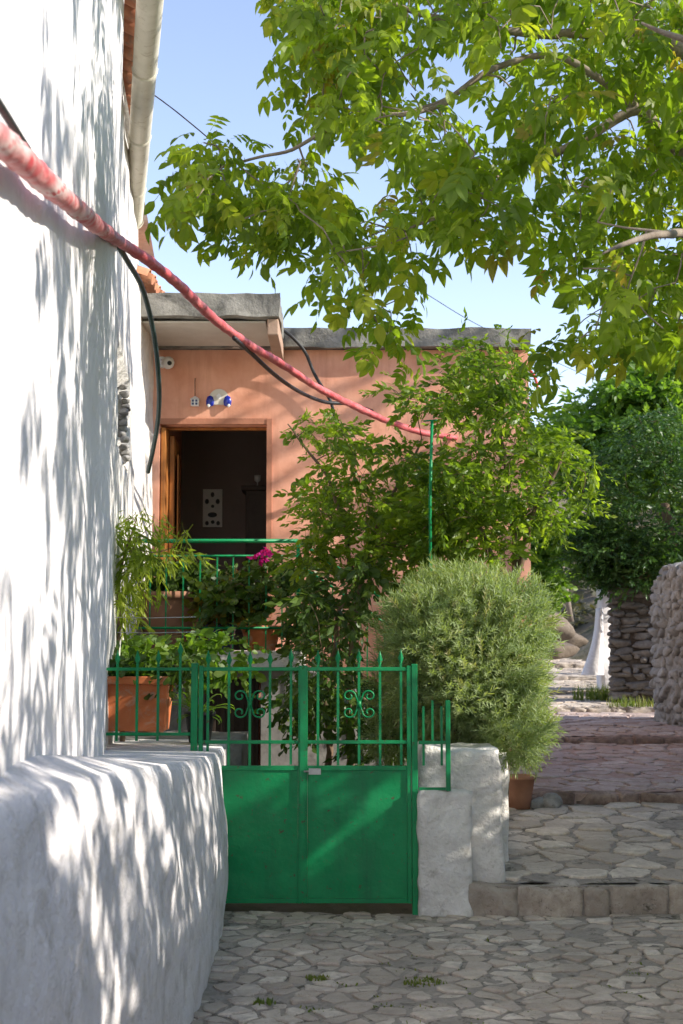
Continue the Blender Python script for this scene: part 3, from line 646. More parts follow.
for sx_ in (-.017, .017):
    for sz_ in (-.022, .008): mb.box(q.x+sx_-.011, q.x+sx_+.011, FY-.0885, FY-.0865, q.z+sz_-.011, q.z+sz_+.011)
mb.build('pane', BLUEPOT, lo_)
# semicircular ceramic plaque
p = W(219, 405, FY); pq = empty('ceramic_plaque', (p.x, FY, p.z), 'half round ceramic plaque with two cobalt blue figures above the doorway', 'plaque')
n = 18; r0 = .115; mb = MB(); vs = [(p.x+r0*math.cos(PI*k/n), FY-.022, p.z+r0*1.35*math.sin(PI*k/n)) for k in range(n+1)]; vb = [(x, FY, z) for x, _, z in vs]
mb.add(vs+vb, [tuple(range(n, -1, -1))]+[(k, k+1, n+2+k, n+1+k) for k in range(n)]+[(0, n+1, 2*n+1, n)]); mb.build('disc', surf('cream_glaze', [(.62, .58, .50), (.7, .66, .58)], 9, .3, None), pq)
for sg in (-1, 1):
    mb = MB(); cc = Vector((p.x+sg*.085, FY-.03, p.z+.035)); m2 = MB(); m2.lathe([(.001, -.055), (.035, -.045), (.04, 0), (.028, .04), (.001, .055)], 0, 0, 12, 1, .5)
    mb.add([cc+Vector(v) for v in m2.v], m2.f, True); mb.build('figure', BLUE, pq)
    mb = MB(); m2 = MB(); m2.lathe([(.001, -.022), (.02, 0), (.001, .022)], 0, 0, 10, 1, .5); mb.add([cc+Vector((sg*.012, -.012, -.045))+Vector(v) for v in m2.v], m2.f, True); mb.build('head', PLASTIC, pq)
mb = MB(); m2 = MB(); m2.lathe([(.001, -.03), (.03, 0), (.001, .03)], 0, 0, 12, 1, .4); mb.add([Vector((p.x, FY-.03, p.z+.08))+Vector(v) for v in m2.v], m2.f, True); mb.build('flower_boss', PLASTIC, pq)

# ------------------------------------------------------------------ ironwork
def spear(mb, x, y, z, s=1):
    """spear head on a picket top"""
    w = .017*s; h = [(0, .006), (.012, .010), (.03, w), (.06, .008), (.085, .001)]
    vs = []
    for dz, r_ in h: vs += [(x-r_, y, z+dz*s), (x, y-.006, z+dz*s), (x+r_, y, z+dz*s), (x, y+.006, z+dz*s)]
    mb.add(vs, [(i*4+k, i*4+(k+1) % 4, (i+1)*4+(k+1) % 4, (i+1)*4+k) for i in range(4) for k in range(4)])
def picket_mesh(x, y, z0, z1, head=True, r=.0085):
    mb = MB(); mb.bar((x, y, z0), (x, y, z1-.07), r*1.8, r*1.8)
    if head: spear(mb, x, y, z1-.072)
    else: mb.bar((x, y, z1-.07), (x, y, z1), r*1.8, r*1.8)
    return mb
GY = 8.5
def gx(px): return W(px, 700, GY).x
def gzz(py): return W(300, py, GY).z
def collar(x, y, z):
    mb = MB(); mb.box(x-.013, x+.013, y-.013, y+.013, z-.012, z+.012); return mb
gate = empty('garden_gate', (gx(303), GY, 0), 'green iron double gate with solid lower panels and spear tops', 'gate')
def scroll(cx, cz, y, parent):
    mb = MB()
    for sx_ in (-1, 1):
        for sz_ in (-1, 1):
            pts = []
            for k in range(26):
                t = k/25; a = t*PI*2.3; r_ = .040*(1-t*.72)
                # C-scroll: starts at centre knot, sweeps out and curls in
                pts.append(Vector((cx+sx_*(.012+.048+r_*math.cos(PI+a)*1.0), y-.012, cz+sz_*(.018+.042+r_*math.sin(a)*.9-.012))))
            mb.tube([Vector((cx+sx_*.004, y-.012, cz+sz_*.004))]+pts, .0055, 6)
    mb.tube([(cx, y-.012, cz-.02), (cx, y-.012, cz+.02)], .014, 8)
    return mb.build('scroll', GREEN, parent)
zT, zM, zP, zB, zTip = gzz(669), gzz(742), gzz(767), gzz(903), gzz(652)
def leaf(x0, x1, pickets, scr):
    fr = MB()
    for xx in (x0+.013, x1-.013): fr.box(xx-.013, xx+.013, GY-.016, GY+.016, zB, zT+.02)
    for z_, hh in ((zT, .011), (zM, .010), (zP-.006, .014), (zB+.014, .014)): fr.box(x0+.0265, x1-.0265, GY-.012, GY+.012, z_-hh, z_+hh)
    lf = fr.build('gate_leaf', GREEN, gate, .002)
    pn = MB(); nx_, nz_ = 30, 30; xa, xb, za, zb = x0+.027, x1-.027, zB+.029, zP-.021; vs = []
    for j in range(nz_+1):
        for i in range(nx_+1):
            u, v = i/nx_, j/nz_; vs.append((xa+(xb-xa)*u, GY-.004+.006*noise.noise(Vector((u*2.5+x0*9, v*3, 1)))*min(1, 6*min(u, 1-u, v, 1-v)), za+(zb-za)*v))
    pn.add(vs, [(j*(nx_+1)+i, j*(nx_+1)+i+1, (j+1)*(nx_+1)+i+1, (j+1)*(nx_+1)+i) for j in range(nz_) for i in range(nx_)], True)
    pn.add([(xa, GY+.006, za), (xb, GY+.006, za), (xb, GY+.006, zb), (xa, GY+.006, zb)], [(3, 2, 1, 0)])
    pn.build('panel', GREEN, lf)
    p0 = None
    for px in pickets:
        if p0 is None: p0 = picket_mesh(gx(px), GY, zP+.008, zTip).build('picket', GREEN, lf); x_first = gx(px)
        else: copy_part(p0, (gx(px)-x_first, 0, random.uniform(-.008, .008)))
    scroll(gx(scr), gzz(704), GY, lf); return lf
lfA = leaf(gx(199), gx(303)-.002, (208, 229, 250, 270, 291), 250); lfB = leaf(gx(303)+.002, gx(411), (318, 338, 359, 380, 401), 359)
mb = MB(); mb.box(gx(303)-.016, gx(303)+.016, GY-.023, GY-.0175, zB+.01, zT); mb.build('cover_strip', GREEN, lfB)
mb = MB(); mb.box(gx(309), gx(321), GY-.036, GY-.024, gzz(774), gzz(768)); mb.tube([(gx(304), GY-.026, gzz(771)), (gx(318), GY-.026, gzz(771))], .006, 8); mb.build('latch', STEEL, lfB)
for px in (411.4,):
    mb = MB(); xx = gx(px+3); mb.box(xx-.018, xx+.018, GY-.02, GY+.02, 0, zT+.03); mb.build('post', GREEN, gate, .003)
mb = MB(); xx = gx(194.5); mb.box(xx-.02, xx+.02, GY-.02, GY+.02, .97, zT+.035); mb.build('post', GREEN, gate, .003)
# fence left of the gate, standing on the plinth
fl = empty('iron_fence', (gx(150), GY+.0, 1), 'low green spear fence in front of the terracotta trough on the plinth', 'fence')
xa, xb = gx(90), gx(190.5)
for z_ in (zT, gzz(734)): mb = MB(); mb.box(xa, xb, GY-.010, GY+.010, z_-.009, z_+.009); mb.build('rail', GREEN, fl)
p0 = picket_mesh(gx(117), GY, gzz(741), zTip).build('picket', GREEN, fl)
for px in (96, 137, 158, 180): copy_part(p0, (gx(px)-gx(117), 0, .05 if px == 180 else random.uniform(-.006, .006)))
# short fence right of the gate over the pier
fr_ = empty('iron_fence', (gx(432), GY, .8), 'short green iron fence panel hooked over the white gate pier', 'fence')
xa, xb = gx(418), gx(447)
for z_, hh in ((zM, .010), (gzz(788), .008)): mb = MB(); mb.box(xa, xb-.014, GY-.05, GY-.034, z_-hh, z_+hh); mb.build('rail', GREEN, fr_)
mb = MB(); mb.box(xb-.013, xb+.015, GY-.058, GY-.028, gzz(790), gzz(700)); mb.build('post', GREEN, fr_, .003)
for px, t, b_ in ((423, 706, 765), (441, 706, 765), (432, 700, 740)): mb = MB(); mb.bar((gx(px), GY-.03, gzz(b_)), (gx(px), GY-.03, gzz(t)), .014, .012); mb.build('picket', GREEN, fr_)

# balcony railing
def bx(px): return W(px, 600, BY+.05).x
def bz(py): return W(300, py, BY+.05).z
br = empty('balcony_railing', (bx(298), BY+.05, 1.55), 'green tube railing along the balcony and down the outside stair', 'railing'); yb = BY+.05
x0 = bx(150); x1 = bx(298)
for py, r_ in ((541, .019), (556, .011), (628, .011)): mb = MB(); mb.tube([(x0-.4, yb, bz(py)), (x1, yb, bz(py))], r_, 10); mb.build('rail', GREEN_D, br)
mb = MB(); mb.box(x1-.016, x1+.016, yb-.016, yb+.016, 1.55, bz(541)); mb.build('post', GREEN_D, br, .003)
p0 = None
for k, px in enumerate((150, 166, 183, 200, 217, 233, 249, 266, 282)):
    if p0 is None: mb = MB(); mb.bar((bx(px), yb, 1.56), (bx(px), yb, bz(556)), .012, .012); p0 = mb.build('picket', GREEN_D, br)
    else: copy_part(p0, (bx(px)-bx(150), 0, 0))
sr = [(x1, yb+.0, bz(541)), (bx(440), yb, bz(541)-(bx(440)-x1)*.68)]
for dz in (0, -.20): mb = MB(); mb.tube([Vector(sr[0])+Vector((0, 0, dz)), Vector(sr[1])+Vector((0, 0, dz))], .015 if dz == 0 else .011, 10); mb.build('stair_rail', GREEN_D, br)
for k in range(1, 9):
    xx = x1+k*.15; zt = bz(541)-(xx-x1)*.68-.2; mb = MB(); mb.bar((xx, yb, max(.1, zt-.78)), (xx, yb, zt), .012, .012); mb.build('picket', GREEN_D, br)
# stake
mb = MB(); mb.tube([W(431, 640, 9.9), W(430, 500, 9.9), W(432, 420, 9.9)], .011, 8); mb.tube([W(424, 421, 9.9), W(437, 420, 9.9)], .006, 6); tag(mb.build('garden_stake', GREEN), 'tall thin green metal stake standing above the round shrub', 'stake')
# thin line wires over the pots
for py, dy in ((617, .0), (632, .03)):
    mb = MB(); mb.tube([W(104, py, 9.3), W(150, py+1, 9.3), W(196, py, 9.3)], .003, 5); tag(mb.build('line_wire', STEEL), 'thin pale wire stretched above the trough, '+('upper of two' if py == 617 else 'lower of two'), 'wire')

# ------------------------------------------------------------------ gate pier and low white wall
def rough_box(x0, x1, y0, y1, z0, z1, cell=.05, amp=.014, sd=0, taper=0):
    bm = bmesh.new(); bmesh.ops.create_cube(bm, size=1)
    for ax, L in ((0, x1-x0), (1, y1-y0), (2, z1-z0)):
        bmesh.ops.subdivide_edges(bm, edges=[e for e in bm.edges if abs((e.verts[0].co-e.verts[1].co)[ax]) > .5], cuts=max(1, int(L/cell)), use_grid_fill=True)
    for v in bm.verts:
        c = v.co; t = c.z+.5; k = 1-taper*t
        rd = sum(1 for q in c if abs(abs(q)-.5) < 1e-4)
        c2 = Vector(((x0+x1)/2+c.x*k*(x1-x0), (y0+y1)/2+c.y*k*(y1-y0), z0+t*(z1-z0)))
        if rd >= 2: c2 -= Vector((c.x, c.y, c.z)).normalized()*.012
        s = Vector((sd, 0, 0)); c2 += Vector((noise.noise(c2*3+s), noise.noise(c2*3+Vector((5, 5, 0))+s), noise.noise(c2*3+Vector((0, 5, 9))+s)))*amp*1.6
        c2 += Vector((noise.noise(c2*11+s), noise.noise(c2*11+Vector((5, 5, 0))+s), noise.noise(c2*11+Vector((0, 5, 9))+s)))*amp*.8; v.co = c2
    vs = [v.co.copy() for v in bm.verts]; fs = [[v.index for v in f.verts] for f in bm.faces]; bm.free(); return vs, fs
pier = empty('gate_pier', (gx(445), GY, 0), 'squat whitewashed masonry pier to the right of the green gate', 'pier')
mb = MB(); vs, fs = rough_box(gx(417), gx(471), GY-.06, GY+.34, -.03, gzz(791), .03, .016, 1); mb.add(vs, fs, True); mb.build('lower_block', WHITE_O, pier)
mb = MB(); vs, fs = rough_box(gx(418), gx(503), GY+.05, GY+.55, -.02, W(460, 748, GY+.05).z, .03, .018, 2, .04); mb.add(vs, fs, True); mb.build('upper_block', WHITE_O, pier)
mb = MB(); vs, fs = rough_box(W(480, 800, 9.1).x, W(507, 800, 9.1).x, 9.08, 11.0, .0, W(480, 753, 9.1).z, .05, .02, 3); mb.add(vs, fs, True)
tag(mb.build('yard_wall', WHITE_O), 'low whitewashed yard wall running back from the pier beneath the round shrub', 'wall')
# step stones beside the pier
# ------------------------------------------------------------------ unseen house and wall added on the right to shade the lane
eh = empty('shading_house', (4.6, 2, 0), 'plain white house added unseen on the right to shade the lane', 'house')
mb = MB(); mb.box(4.5, 9, -6, 2.3, -.1, 4.25); mb.box(4.5, 9, 2.3, 6.8, -.1, 3.35); mb.build('wall', WHITE, eh)  # heights set the shadow line on the plinth; white returns some light
mb = MB(); mb.box(4.4, 9.1, -6.1, 2.295, 4.25, 4.4); mb.box(4.4, 9.1, 2.305, 6.9, 3.35, 3.45); mb.build('roof', TILE, eh)
mb = MB(); vs, fs = rough_box(4.5, 5.2, 6.95, 13.0, 0, 2.6, .25, .03, 4); mb.add(vs, fs, True); tag(mb.build('shading_wall', WHITE_O), 'high plain unseen wall added on from the white house to shade the steps', 'wall')  # unseen blocker: keeps sun off the treads, leaves the shrub lit

# ------------------------------------------------------------------ rubble walls up the lane
def rubble(name, p0, p1, z0, z1, size, m, core, label, cat, depth=.45, flat=.62, topf=None, both=True, inset=.03):
    p0, p1 = Vector(p0), Vector(p1); L = (p1-p0).length; d = (p1-p0)/L; nrm = Vector((d.y, -d.x)); items = []; ang = math.atan2(d.y, d.x)
    e = empty(name, (p0.x, p0.y, z0), label, cat)
    topf = topf or (lambda t: 0)
    for side_, off in ((1, 0), (-1, -depth)) if both else ((1, 0),):
        z = z0-.05
        while z < z1+.2:
            h = size*random.uniform(.5, .95)*flat*1.4; t = -random.uniform(0, .1)
            while t < L:
                w = size*random.choice((random.uniform(.5, 1.0), random.uniform(.8, 2.0)))
                zz = z+h/2+random.gauss(0, .02)
                if zz < z1+topf(t/L): c = p0+d*(t+w/2)+nrm*(off+random.gauss(0, .012)-inset*side_); items.append((c.x, c.y, zz, w*1.02, size*.9, h*1.12, ang+random.gauss(0, .08)))
                t += w*.95
            z += h*.93
    for t_ in (0, L):   # ends
        z = z0
        while z < z1+topf(t_/L)-.03:
            h = size*random.uniform(.5, .9)*flat*1.4; c = p0+d*t_
            for q in np.arange(.1, depth, size*.8): cc = c-nrm*q; items.append((cc.x, cc.y, z+h/2, size, size*1.0, h*1.1, ang+random.gauss(0, .1)))
            z += h*.93
    for t_ in np.arange(0, L, size*.7):
        for q in (.08, depth/2, depth-.08): cc = p0+d*t_-nrm*q; items.append((cc.x, cc.y, z1+topf(t_/L)+random.uniform(-.03, .03), size*1.1, size, size*.6, random.uniform(0, 3)))
    V, Fc, rn = rocks_mesh(items); np_mesh('stones', V, Fc, m, e, rn)
    mb = MB(); k = 12
    for i in range(k):
        a, b = p0+d*(.04+(L-.08)*i/k)-nrm*.02, p0+d*(.04+(L-.08)*(i+1)/k)-nrm*.02; mb.obox((a.x, a.y), (b.x, b.y), depth-.04, z0-.1, z1+topf((i+.5)/k)-.02)
    mb.build('core', core, e); return e
a = W(651, 600, 16.4); 
rubble('rubble_wall', (a.x, a.y), (4.35, 10.5), .55, 2.42, .16, ROCK, RUBM, 'rough pinkish rubble stone wall bounding the lane at the far right', 'wall', .5, .8, lambda t: .05*math.sin(t*9)-.18*max(0, 1-t*14), inset=.05)
a = W(613, 600, 18.2); b_ = W(646, 600, 17.9)
ROCK_D = stonemat('dark_rubble_stone', [(.15, .13, .11), (.26, .23, .20), (.20, .18, .165)], (.10, .085, .07))
rubble('dry_stone_pier', (a.x, a.y), (b_.x+.4, b_.y), .72, 2.32, .18, ROCK_D, CORE, 'dark jointed dry stone wall end with flat rounded stones under the evergreen', 'wall', .5, .5)
mb = MB(); p = W(606, 670, 19.6); vs, fs = rough_box(W(600, 600, 19.6).x, W(612, 600, 19.6).x, 19.6, 19.95, .8, W(606, 588, 19.6).z, .08, .02, 6); mb.add(vs, fs, True)
ww = empty('white_wall', (p.x, 19.6, .8), 'whitewashed wall end with a sloping white buttress up the lane', 'wall'); mb.build('wall', WHITE, ww)
mb = MB(); q0, q1, q2, q3 = W(583, 675, 19.5), W(604, 675, 19.5), W(603, 608, 19.5), W(598, 608, 19.5); vs = []
K = 14
for j in range(K+1):
    t = j/K; e0 = q0.lerp(q3, t); e0.x += .05*math.sin(PI*t); e1 = q1.lerp(q2, t); e0.z = e1.z
    for y in (19.5, 19.68): vs += [(e0.x, y, e0.z), ((e0.x+e1.x)/2, y-(.05 if y < 20 else 0), e0.z), (e1.x, y, e1.z)]
mb.add(vs, [(j*6+a, j*6+a+1, j*6+a+7, j*6+a+6) for j in range(K) for a in (0, 1)]+[(j*6+3, j*6, j*6+6, j*6+9) for j in range(K)]+[(j*6+2, j*6+5, j*6+11, j*6+8) for j in range(K)]+[(K*6, K*6+1, K*6+2, K*6+5, K*6+4, K*6+3)], True); mb.build('buttress', WHITE, ww)
# rocks on slope beside top of the lane
SLOPE = stonemat('slope_stone', [(.15, .115, .085), (.22, .175, .13), (.18, .15, .125)], (.11, .085, .065))
def boulder(px, py, Y, sz, label, rot=.3):
    p = W(px, py, Y); V, Fc, rn = rocks_mesh([(0, 0, 0, sz[0], sz[1], sz[2], rot)]); o = np_mesh('boulder', V, Fc, SLOPE, None, rn); o.location = p; tag(o, label, 'boulder', 'boulders on the slope above the lane')
boulder(552, 628, 25, (.9, .8, .6), 'tan rounded boulder, highest on the slope beside the shrub')
boulder(556, 650, 24, (.7, .6, .35), 'pale flat boulder beneath the tan one above the steps', .8)
boulder(571, 640, 26, (.6, .6, .35), 'small grey boulder right of the tan one on the slope', 1.4)
mb = MB(); mb.tube([W(571, 622, 27), W(566, 590, 27), W(561, 555, 27)], [.06, .05, .035], 8); tag(mb.build('wooden_pole', BARK), 'thin bare leaning wooden pole on the slope beyond the house', 'pole')

# ------------------------------------------------------------------ the wrapped cable bundle and loose cables
m, nt, N, L, b = newmat('red_white_wrap')
a_ = N.new('ShaderNodeAttribute'); a_.attribute_name = 'rnd'
st = ramp(nt, a_.outputs['Fac'], [(0, (.60, .50, .48)), (.08, (.58, .42, .40)), (.20, (.46, .045, .055)), (.70, (.52, .09, .10)), (.92, (.60, .44, .42))])
fade = ramp(nt, ntex(nt, coords(nt), 11, 8, .75), [(.42, (0,)*3), (.62, (.85,)*3)])
a2 = N.new('ShaderNodeAttribute'); a2.attribute_name = 'bleach'; mm_ = N.new('ShaderNodeMath'); mm_.operation = 'MULTIPLY'; L.new(fade, mm_.inputs[0]); L.new(a2.outputs['Fac'], mm_.inputs[1])
L.new(mixc(nt, mm_.outputs[0], st, (.58, .38, .36)), b.inputs['Base Color']); b.inputs['Roughness'].default_value = .6
bump(nt, [(ntex(nt, coords(nt), 26, 6, .6), .8, .012), (ntex(nt, coords(nt), 90, 4, .6), .5, .004)], b); WRAP = m
raw = []
for px, py in ((-60, 95), (-30, 118), (0, 140), (25, 163), (50, 186), (75, 207), (100, 228)):
    # hung along the wall: find the depth at which this sight line lies 8 cm off the wall
    lo, hi = 1.5, 7.8
    for _ in range(40):
        mid = (lo+hi)/2; p = W(px, py, mid)
        if p.x > wall_x(mid)+LEAN*(p.z-1)+.07: lo = mid   # still clear of the wall
        else: hi = mid
    raw.append(W(px, py, lo))
raw += [W(px, py, Y) for px, py, Y in ((122, 243, 7.75), (150, 262, 8.3), (180, 286, 8.9), (212, 317, 9.6), (245, 342, 10.3), (280, 363, 11.0), (315, 386, 11.7), (350, 404, 12.3), (385, 420, 12.8), (420, 432, 13.2), (456, 438, 13.47))]
NS = 420; path = [interp([tuple(p) for p in raw], i/NS) for i in range(NS+1)]
mb = MB(); ln = 0; tw = []; prev = path[0]
radf = lambda i: .035-.002*sstep(90, 160, i)-.005*min(1, max(0, (i/NS-.45)/.55))
mb.tube(path, [radf(i)*(1+.10*noise.noise(Vector((i*.09, 0, 0)))) for i in range(NS+1)], 16, True, lambda i, k: .16*noise.noise(Vector((i*.12, math.cos(k/16*2*PI)*1.2, math.sin(k/16*2*PI)*1.2)))+.05*math.sin(i*.9+k/16*2*PI))
hose = mb.build('wrapped_cable_bundle', WRAP); tag(hose, 'thick cable bundle wrapped in faded red and white tape crossing to the salmon house', 'cable')
cum = [0]
for i in range(NS): cum.append(cum[-1]+(path[i+1]-path[i]).length)
vals = []; bl = []
for i in range(NS+1):
    for k in range(16): v_ = (cum[i]*1.1+k/16+.25*noise.noise(Vector((i*.05, 1, 0)))) % 1; f_ = sstep(115, 190, i); vals.append(v_*(1-f_)+f_*(.2+.55*v_)); bl.append(1-.7*f_)
at = hose.data.attributes.new('rnd', 'FLOAT', 'POINT'); at.data.foreach_set('value', vals)
at = hose.data.attributes.new('bleach', 'FLOAT', 'POINT'); at.data.foreach_set('value', bl)
def cable(name, pts, r, m, label, depth=None):
    P = [W(*p) for p in pts]; K = 60; q = [interp([tuple(x) for x in P], i/K) for i in range(K+1)]; mb = MB(); mb.tube(q, r, 8); return tag(mb.build(name, m), label, 'cable')
K = list(range(0, 115, 5))
mb = MB(); mb.tube([path[i]+Vector((-.01, 0, .13*(1-(i/112)**1.5))) for i in K], .011, 8); tag(mb.build('black_cable', BLACK), 'thin black cable riding on top of the wrapped bundle against the white wall', 'cable')
cable('teal_hose', [(118, 246, 7.9), (128, 262, 8.2), (143, 290, 8.7), (154, 335, 9.2), (159, 385, 9.6), (158, 420, 10.0), (153, 450, 10.5), (148, 472, 10.8)], .017, TEAL, 'dark teal hose hanging in a curve over the annex wall')
cable('black_cable', [(234, 338, 10.0), (250, 352, 10.5), (275, 375, 11.2), (300, 392, 11.9), (325, 402, 12.4), (350, 404, 12.6), (372, 411, 12.9)], .017, BLACK, 'black cable sagging beneath the wrapped bundle above the doorway')
cable('black_cable', [(281, 329, 13.3), (292, 337, 13.3), (305, 352, 13.35), (315, 375, 13.4), (330, 400, 13.42), (335, 420, 13.44)], .016, BLACK, 'black cable dropping from the roof slab behind the wrapped bundle')
cable('red_cable', [(528, 368, 13.4), (535, 378, 13.35), (537, 392, 13.35), (530, 410, 13.4)], .014, REDC, 'short red cable looped at the right corner of the salmon house')
cable('overhead_wire', [(148, 91, 10.3), (165, 103, 10.4), (200, 131, 10.2), (300, 215, 13), (420, 290, 17), (500, 336, 20), (640, 400, 26)], .005, BLACK, 'thin dark overhead wire crossing the sky behind the walnut branches')

# ------------------------------------------------------------------ vegetation
def in_poly(x, y, P):
    c = False; j = len(P)-1
    for i in range(len(P)):
        if (P[i][1] > y) != (P[j][1] > y) and x < (P[j][0]-P[i][0])*(y-P[i][1])/(P[j][1]-P[i][1])+P[i][0]: c = not c
        j = i
    return c
def grow(nodes, targets, r_tip, r_grow, n=5, sag=.04):
    """join every target to the nearest part of the tree grown so far; nodes = [(Vector, radius)]"""
    tr = [(Vector(p), r) for p, r in nodes]; base = tr[0][0]; mb = MB()
    targets = sorted(targets, key=lambda p: min((p-q).length for q, _ in nodes))
    pos = [p for p, _ in tr]
    for t in targets:
        A = np.array([list(p) for p, _ in tr]); dd = np.linalg.norm(A-np.array(t), axis=1); i = int(dd.argmin()); p, r = tr[i]; L = dd[i]
        if L < .02: continue
        k = max(2, min(7, int(L/.12)+1)); r0 = max(r_tip, min(r*.8, r_tip+r_grow*L)); pts = []; rr = []
        side_ = Vector((random.gauss(0, 1), random.gauss(0, 1), random.gauss(0, .6)))*L*.07
        for s in range(k+1):
            f = s/k; q = p.lerp(t, f)+side_*math.sin(PI*f)+Vector((0, 0, sag*L*math.sin(PI*f))); q += Vector((random.gauss(0, 1), random.gauss(0, 1), random.gauss(0, 1)))*.006 if 0 < s < k else Vector((0, 0, 0))
            pts.append(q); rr.append(r0+(r_tip-r0)*f)
            if s: tr.append((q, rr[-1]))
        mb.tube(pts, rr, n)
    return mb
def limb(mb, pts, rads, n=9, K=None):
    K = K or len(pts)*5; P = [tuple(p) for p in pts]; q = [interp(P, i/K) for i in range(K+1)]; rr = []
    for i in range(K+1): t = i/K*(len(rads)-1); a = min(int(t), len(rads)-2); rr.append(rads[a]+(rads[a+1]-rads[a])*(t-a))
    q = [p+Vector((noise.noise(p*3), noise.noise(p*3+Vector((4, 0, 0))), noise.noise(p*3+Vector((0, 4, 0)))))*.05 for p in q]
    mb.tube(q, rr, n, True, lambda i, k: .12*noise.noise(Vector((i*.4, k*.9, 0)))); return list(zip(q, rr))
def leaves(name, tm, centers, per, spread, scale, mat_, parent, droop=.4, out=None, upb=1.0, svar=.25):
    """per twigs around every centre"""
    n = len(centers)*per; c = np.repeat(np.array([list(p) for p in centers]), per, axis=0)
    off = rng.normal(0, 1, (n, 3)); off /= np.linalg.norm(off, axis=1, keepdims=True); off *= (rng.random((n, 1))**.5)*np.array(spread)
    d = off/np.array(spread)*.8+rng.normal(0, .45, (n, 3)); d[:, 2] = d[:, 2]*.5-droop
    if out is not None: d += out
    up = rng.normal(0, .35, (n, 3))+np.array((0.25, -.1, upb))
    sc = scale*(1+rng.normal(0, svar, n)).clip(.5, 1.6)
    tms = tm if isinstance(tm, list) else [tm]; ch = rng.integers(0, len(tms), n); parts = []
    for k, t in enumerate(tms):
        s_ = ch == k
        if s_.any(): parts.append(scatter(t, (c+off)[s_], frames(d, up)[s_], sc[s_]))
    V, Fc, r = merge(parts); return np_mesh(name, V, Fc, mat_, parent, r, False)

# walnut: trunk beyond the right edge, limbs reach over the lane
wt = empty('walnut_tree', (3.3, 6.9, 0), 'big walnut tree whose leafy boughs hang over the lane from the right', 'tree')
WP = [(252, -60), (262, 8), (300, 60), (262, 88), (258, 103), (282, 108), (290, 148), (262, 178), (230, 140), (192, 122), (160, 150), (156, 190), (158, 228), (180, 254), (196, 274), (222, 250),
      (250, 288), (262, 250), (290, 262), (330, 296), (348, 312), (372, 340), (380, 385), (402, 392), (414, 362), (418, 310), (432, 262), (462, 248), (480, 262), (505, 248), (522, 276), (545, 262), (548, 310), (520, 350), (535, 388), (560, 395), (600, 385), (640, 375), (700, 392), (760, 400), (760, -60)]
HOLES = [((300, 130), 14), ((345, 155), 16), ((470, 72), 16), ((466, 85), 14), ((480, 262), 24), ((515, 300), 30), ((500, 125), 12), ((590, 120), 10), ((455, 55), 11), ((535, 175), 12), ((355, 182), 12)]
cl = []; tries = 0
while len(cl) < 470 and tries < 40000:
    tries += 1; px, py = random.uniform(140, 740), random.uniform(-60, 430)
    if not in_poly(px, py+(26 if px < 500 else 40), WP) or not in_poly(px-12, py-8, WP) or not in_poly(px+14, py+4, WP): continue
    if px < 280 and not in_poly(px-28, py, WP): continue
    if any(math.hypot(px-h[0][0], py-h[0][1]) < h[1]+15 for h in HOLES): continue
    if px > 560: Y = random.uniform(5.7, 8.6)
    elif px > 350: Y = random.uniform(5.8, 8.6)
    else: Y = random.uniform(5.8, 7.0)
    if py > 330 and px > 500: Y = random.uniform(5.8, 7)
    cl.append(W(px, py, Y))
# unseen rest of the crown; low clumps are added to shade plinth and pier
low = []  # leaf clumps added out of view to break the roof's shadow edge
while len(low) < 90:
    p = Vector((random.uniform(3.3, 4.45), random.uniform(1.6, 8.0), random.uniform(2.9, 4.6)))
    if 341.5+F*p.x/p.y > 730: low.append(p)
for k in range(26): low.append(Vector((3.55+random.gauss(0, .3), 7.65+random.gauss(0, .35), 2.5+random.gauss(0, .3))))  # unseen clump added to keep the gate pier in shade
while len(low) < 185:
    p = Vector((random.uniform(1.9, 4.4), random.uniform(2.6, 7.6), random.uniform(2.2, 4.4)))
    if 341.5+F*p.x/p.y > 730: low.append(p)
rest = []
while len(rest) < 200:
    p = Vector((random.uniform(.6, 6.8), random.uniform(3.0, 10.0), random.uniform(4.1, 8.3)))
    e = ((p.x-3.5)/3.3)**2+((p.y-6.4)/3.9)**2+((p.z-6.0)/2.4)**2
    if e > 1 or e < .25 or (p.y > 7.6 and p.z < 5.6): continue
    d = p-Vector((0, 0, CAMZ)); v = d.dot(fwd); px = 341.5+F*d.x/v; py = 512-F*d.dot(upv)/v
    if -20 < px < 700 and -20 < py < 1040: continue
    rest.append(p)
tm_ = MB(); nodes = []
nodes += limb(tm_, [(3.3, 6.9, -.05), (3.25, 6.85, 1.2), (3.35, 6.8, 2.4), (3.2, 6.7, 3.5)], [.24, .19, .17, .15], 12)
fork = Vector((3.2, 6.7, 3.5))
limbs = [[fork, W(700, 60, 6.9), W(610, 40, 6.8), W(520, 30, 6.7), W(430, 20, 6.6), W(350, -20, 6.5)],
         [fork, W(700, 160, 6.6), W(640, 110, 6.6), W(590, 135, 6.6), W(520, 170, 6.6), W(450, 205, 6.7), W(405, 232, 6.8)],
         [W(640, 110, 6.6), W(560, 60, 6.6), W(500, 68, 6.6), W(440, 95, 6.5), (W(395, 110, 6.5))],
         [W(450, 95, 6.5), W(400, 112, 6.4), W(330, 130, 6.4), W(290, 150, 6.4), W(240, 165, 6.4), W(200, 178, 6.4)],
         [fork, W(720, 240, 6.0), W(660, 230, 5.4), W(610, 260, 5.2)],
         [fork, W(760, 120, 5.6), W(700, 60, 5.0), W(640, 20, 4.8)],
         [fork, (4.2, 7.3, 5.0), (5.0, 7.8, 6.4)], [fork, (3.9, 5.6, 5.2), (4.3, 4.4, 6.2)], [fork, (3.0, 7.6, 5.3), (2.7, 8.6, 6.5)], [fork, (3.1, 6.4, 5.6), (2.7, 6.0, 7.4)]]
RS = .62
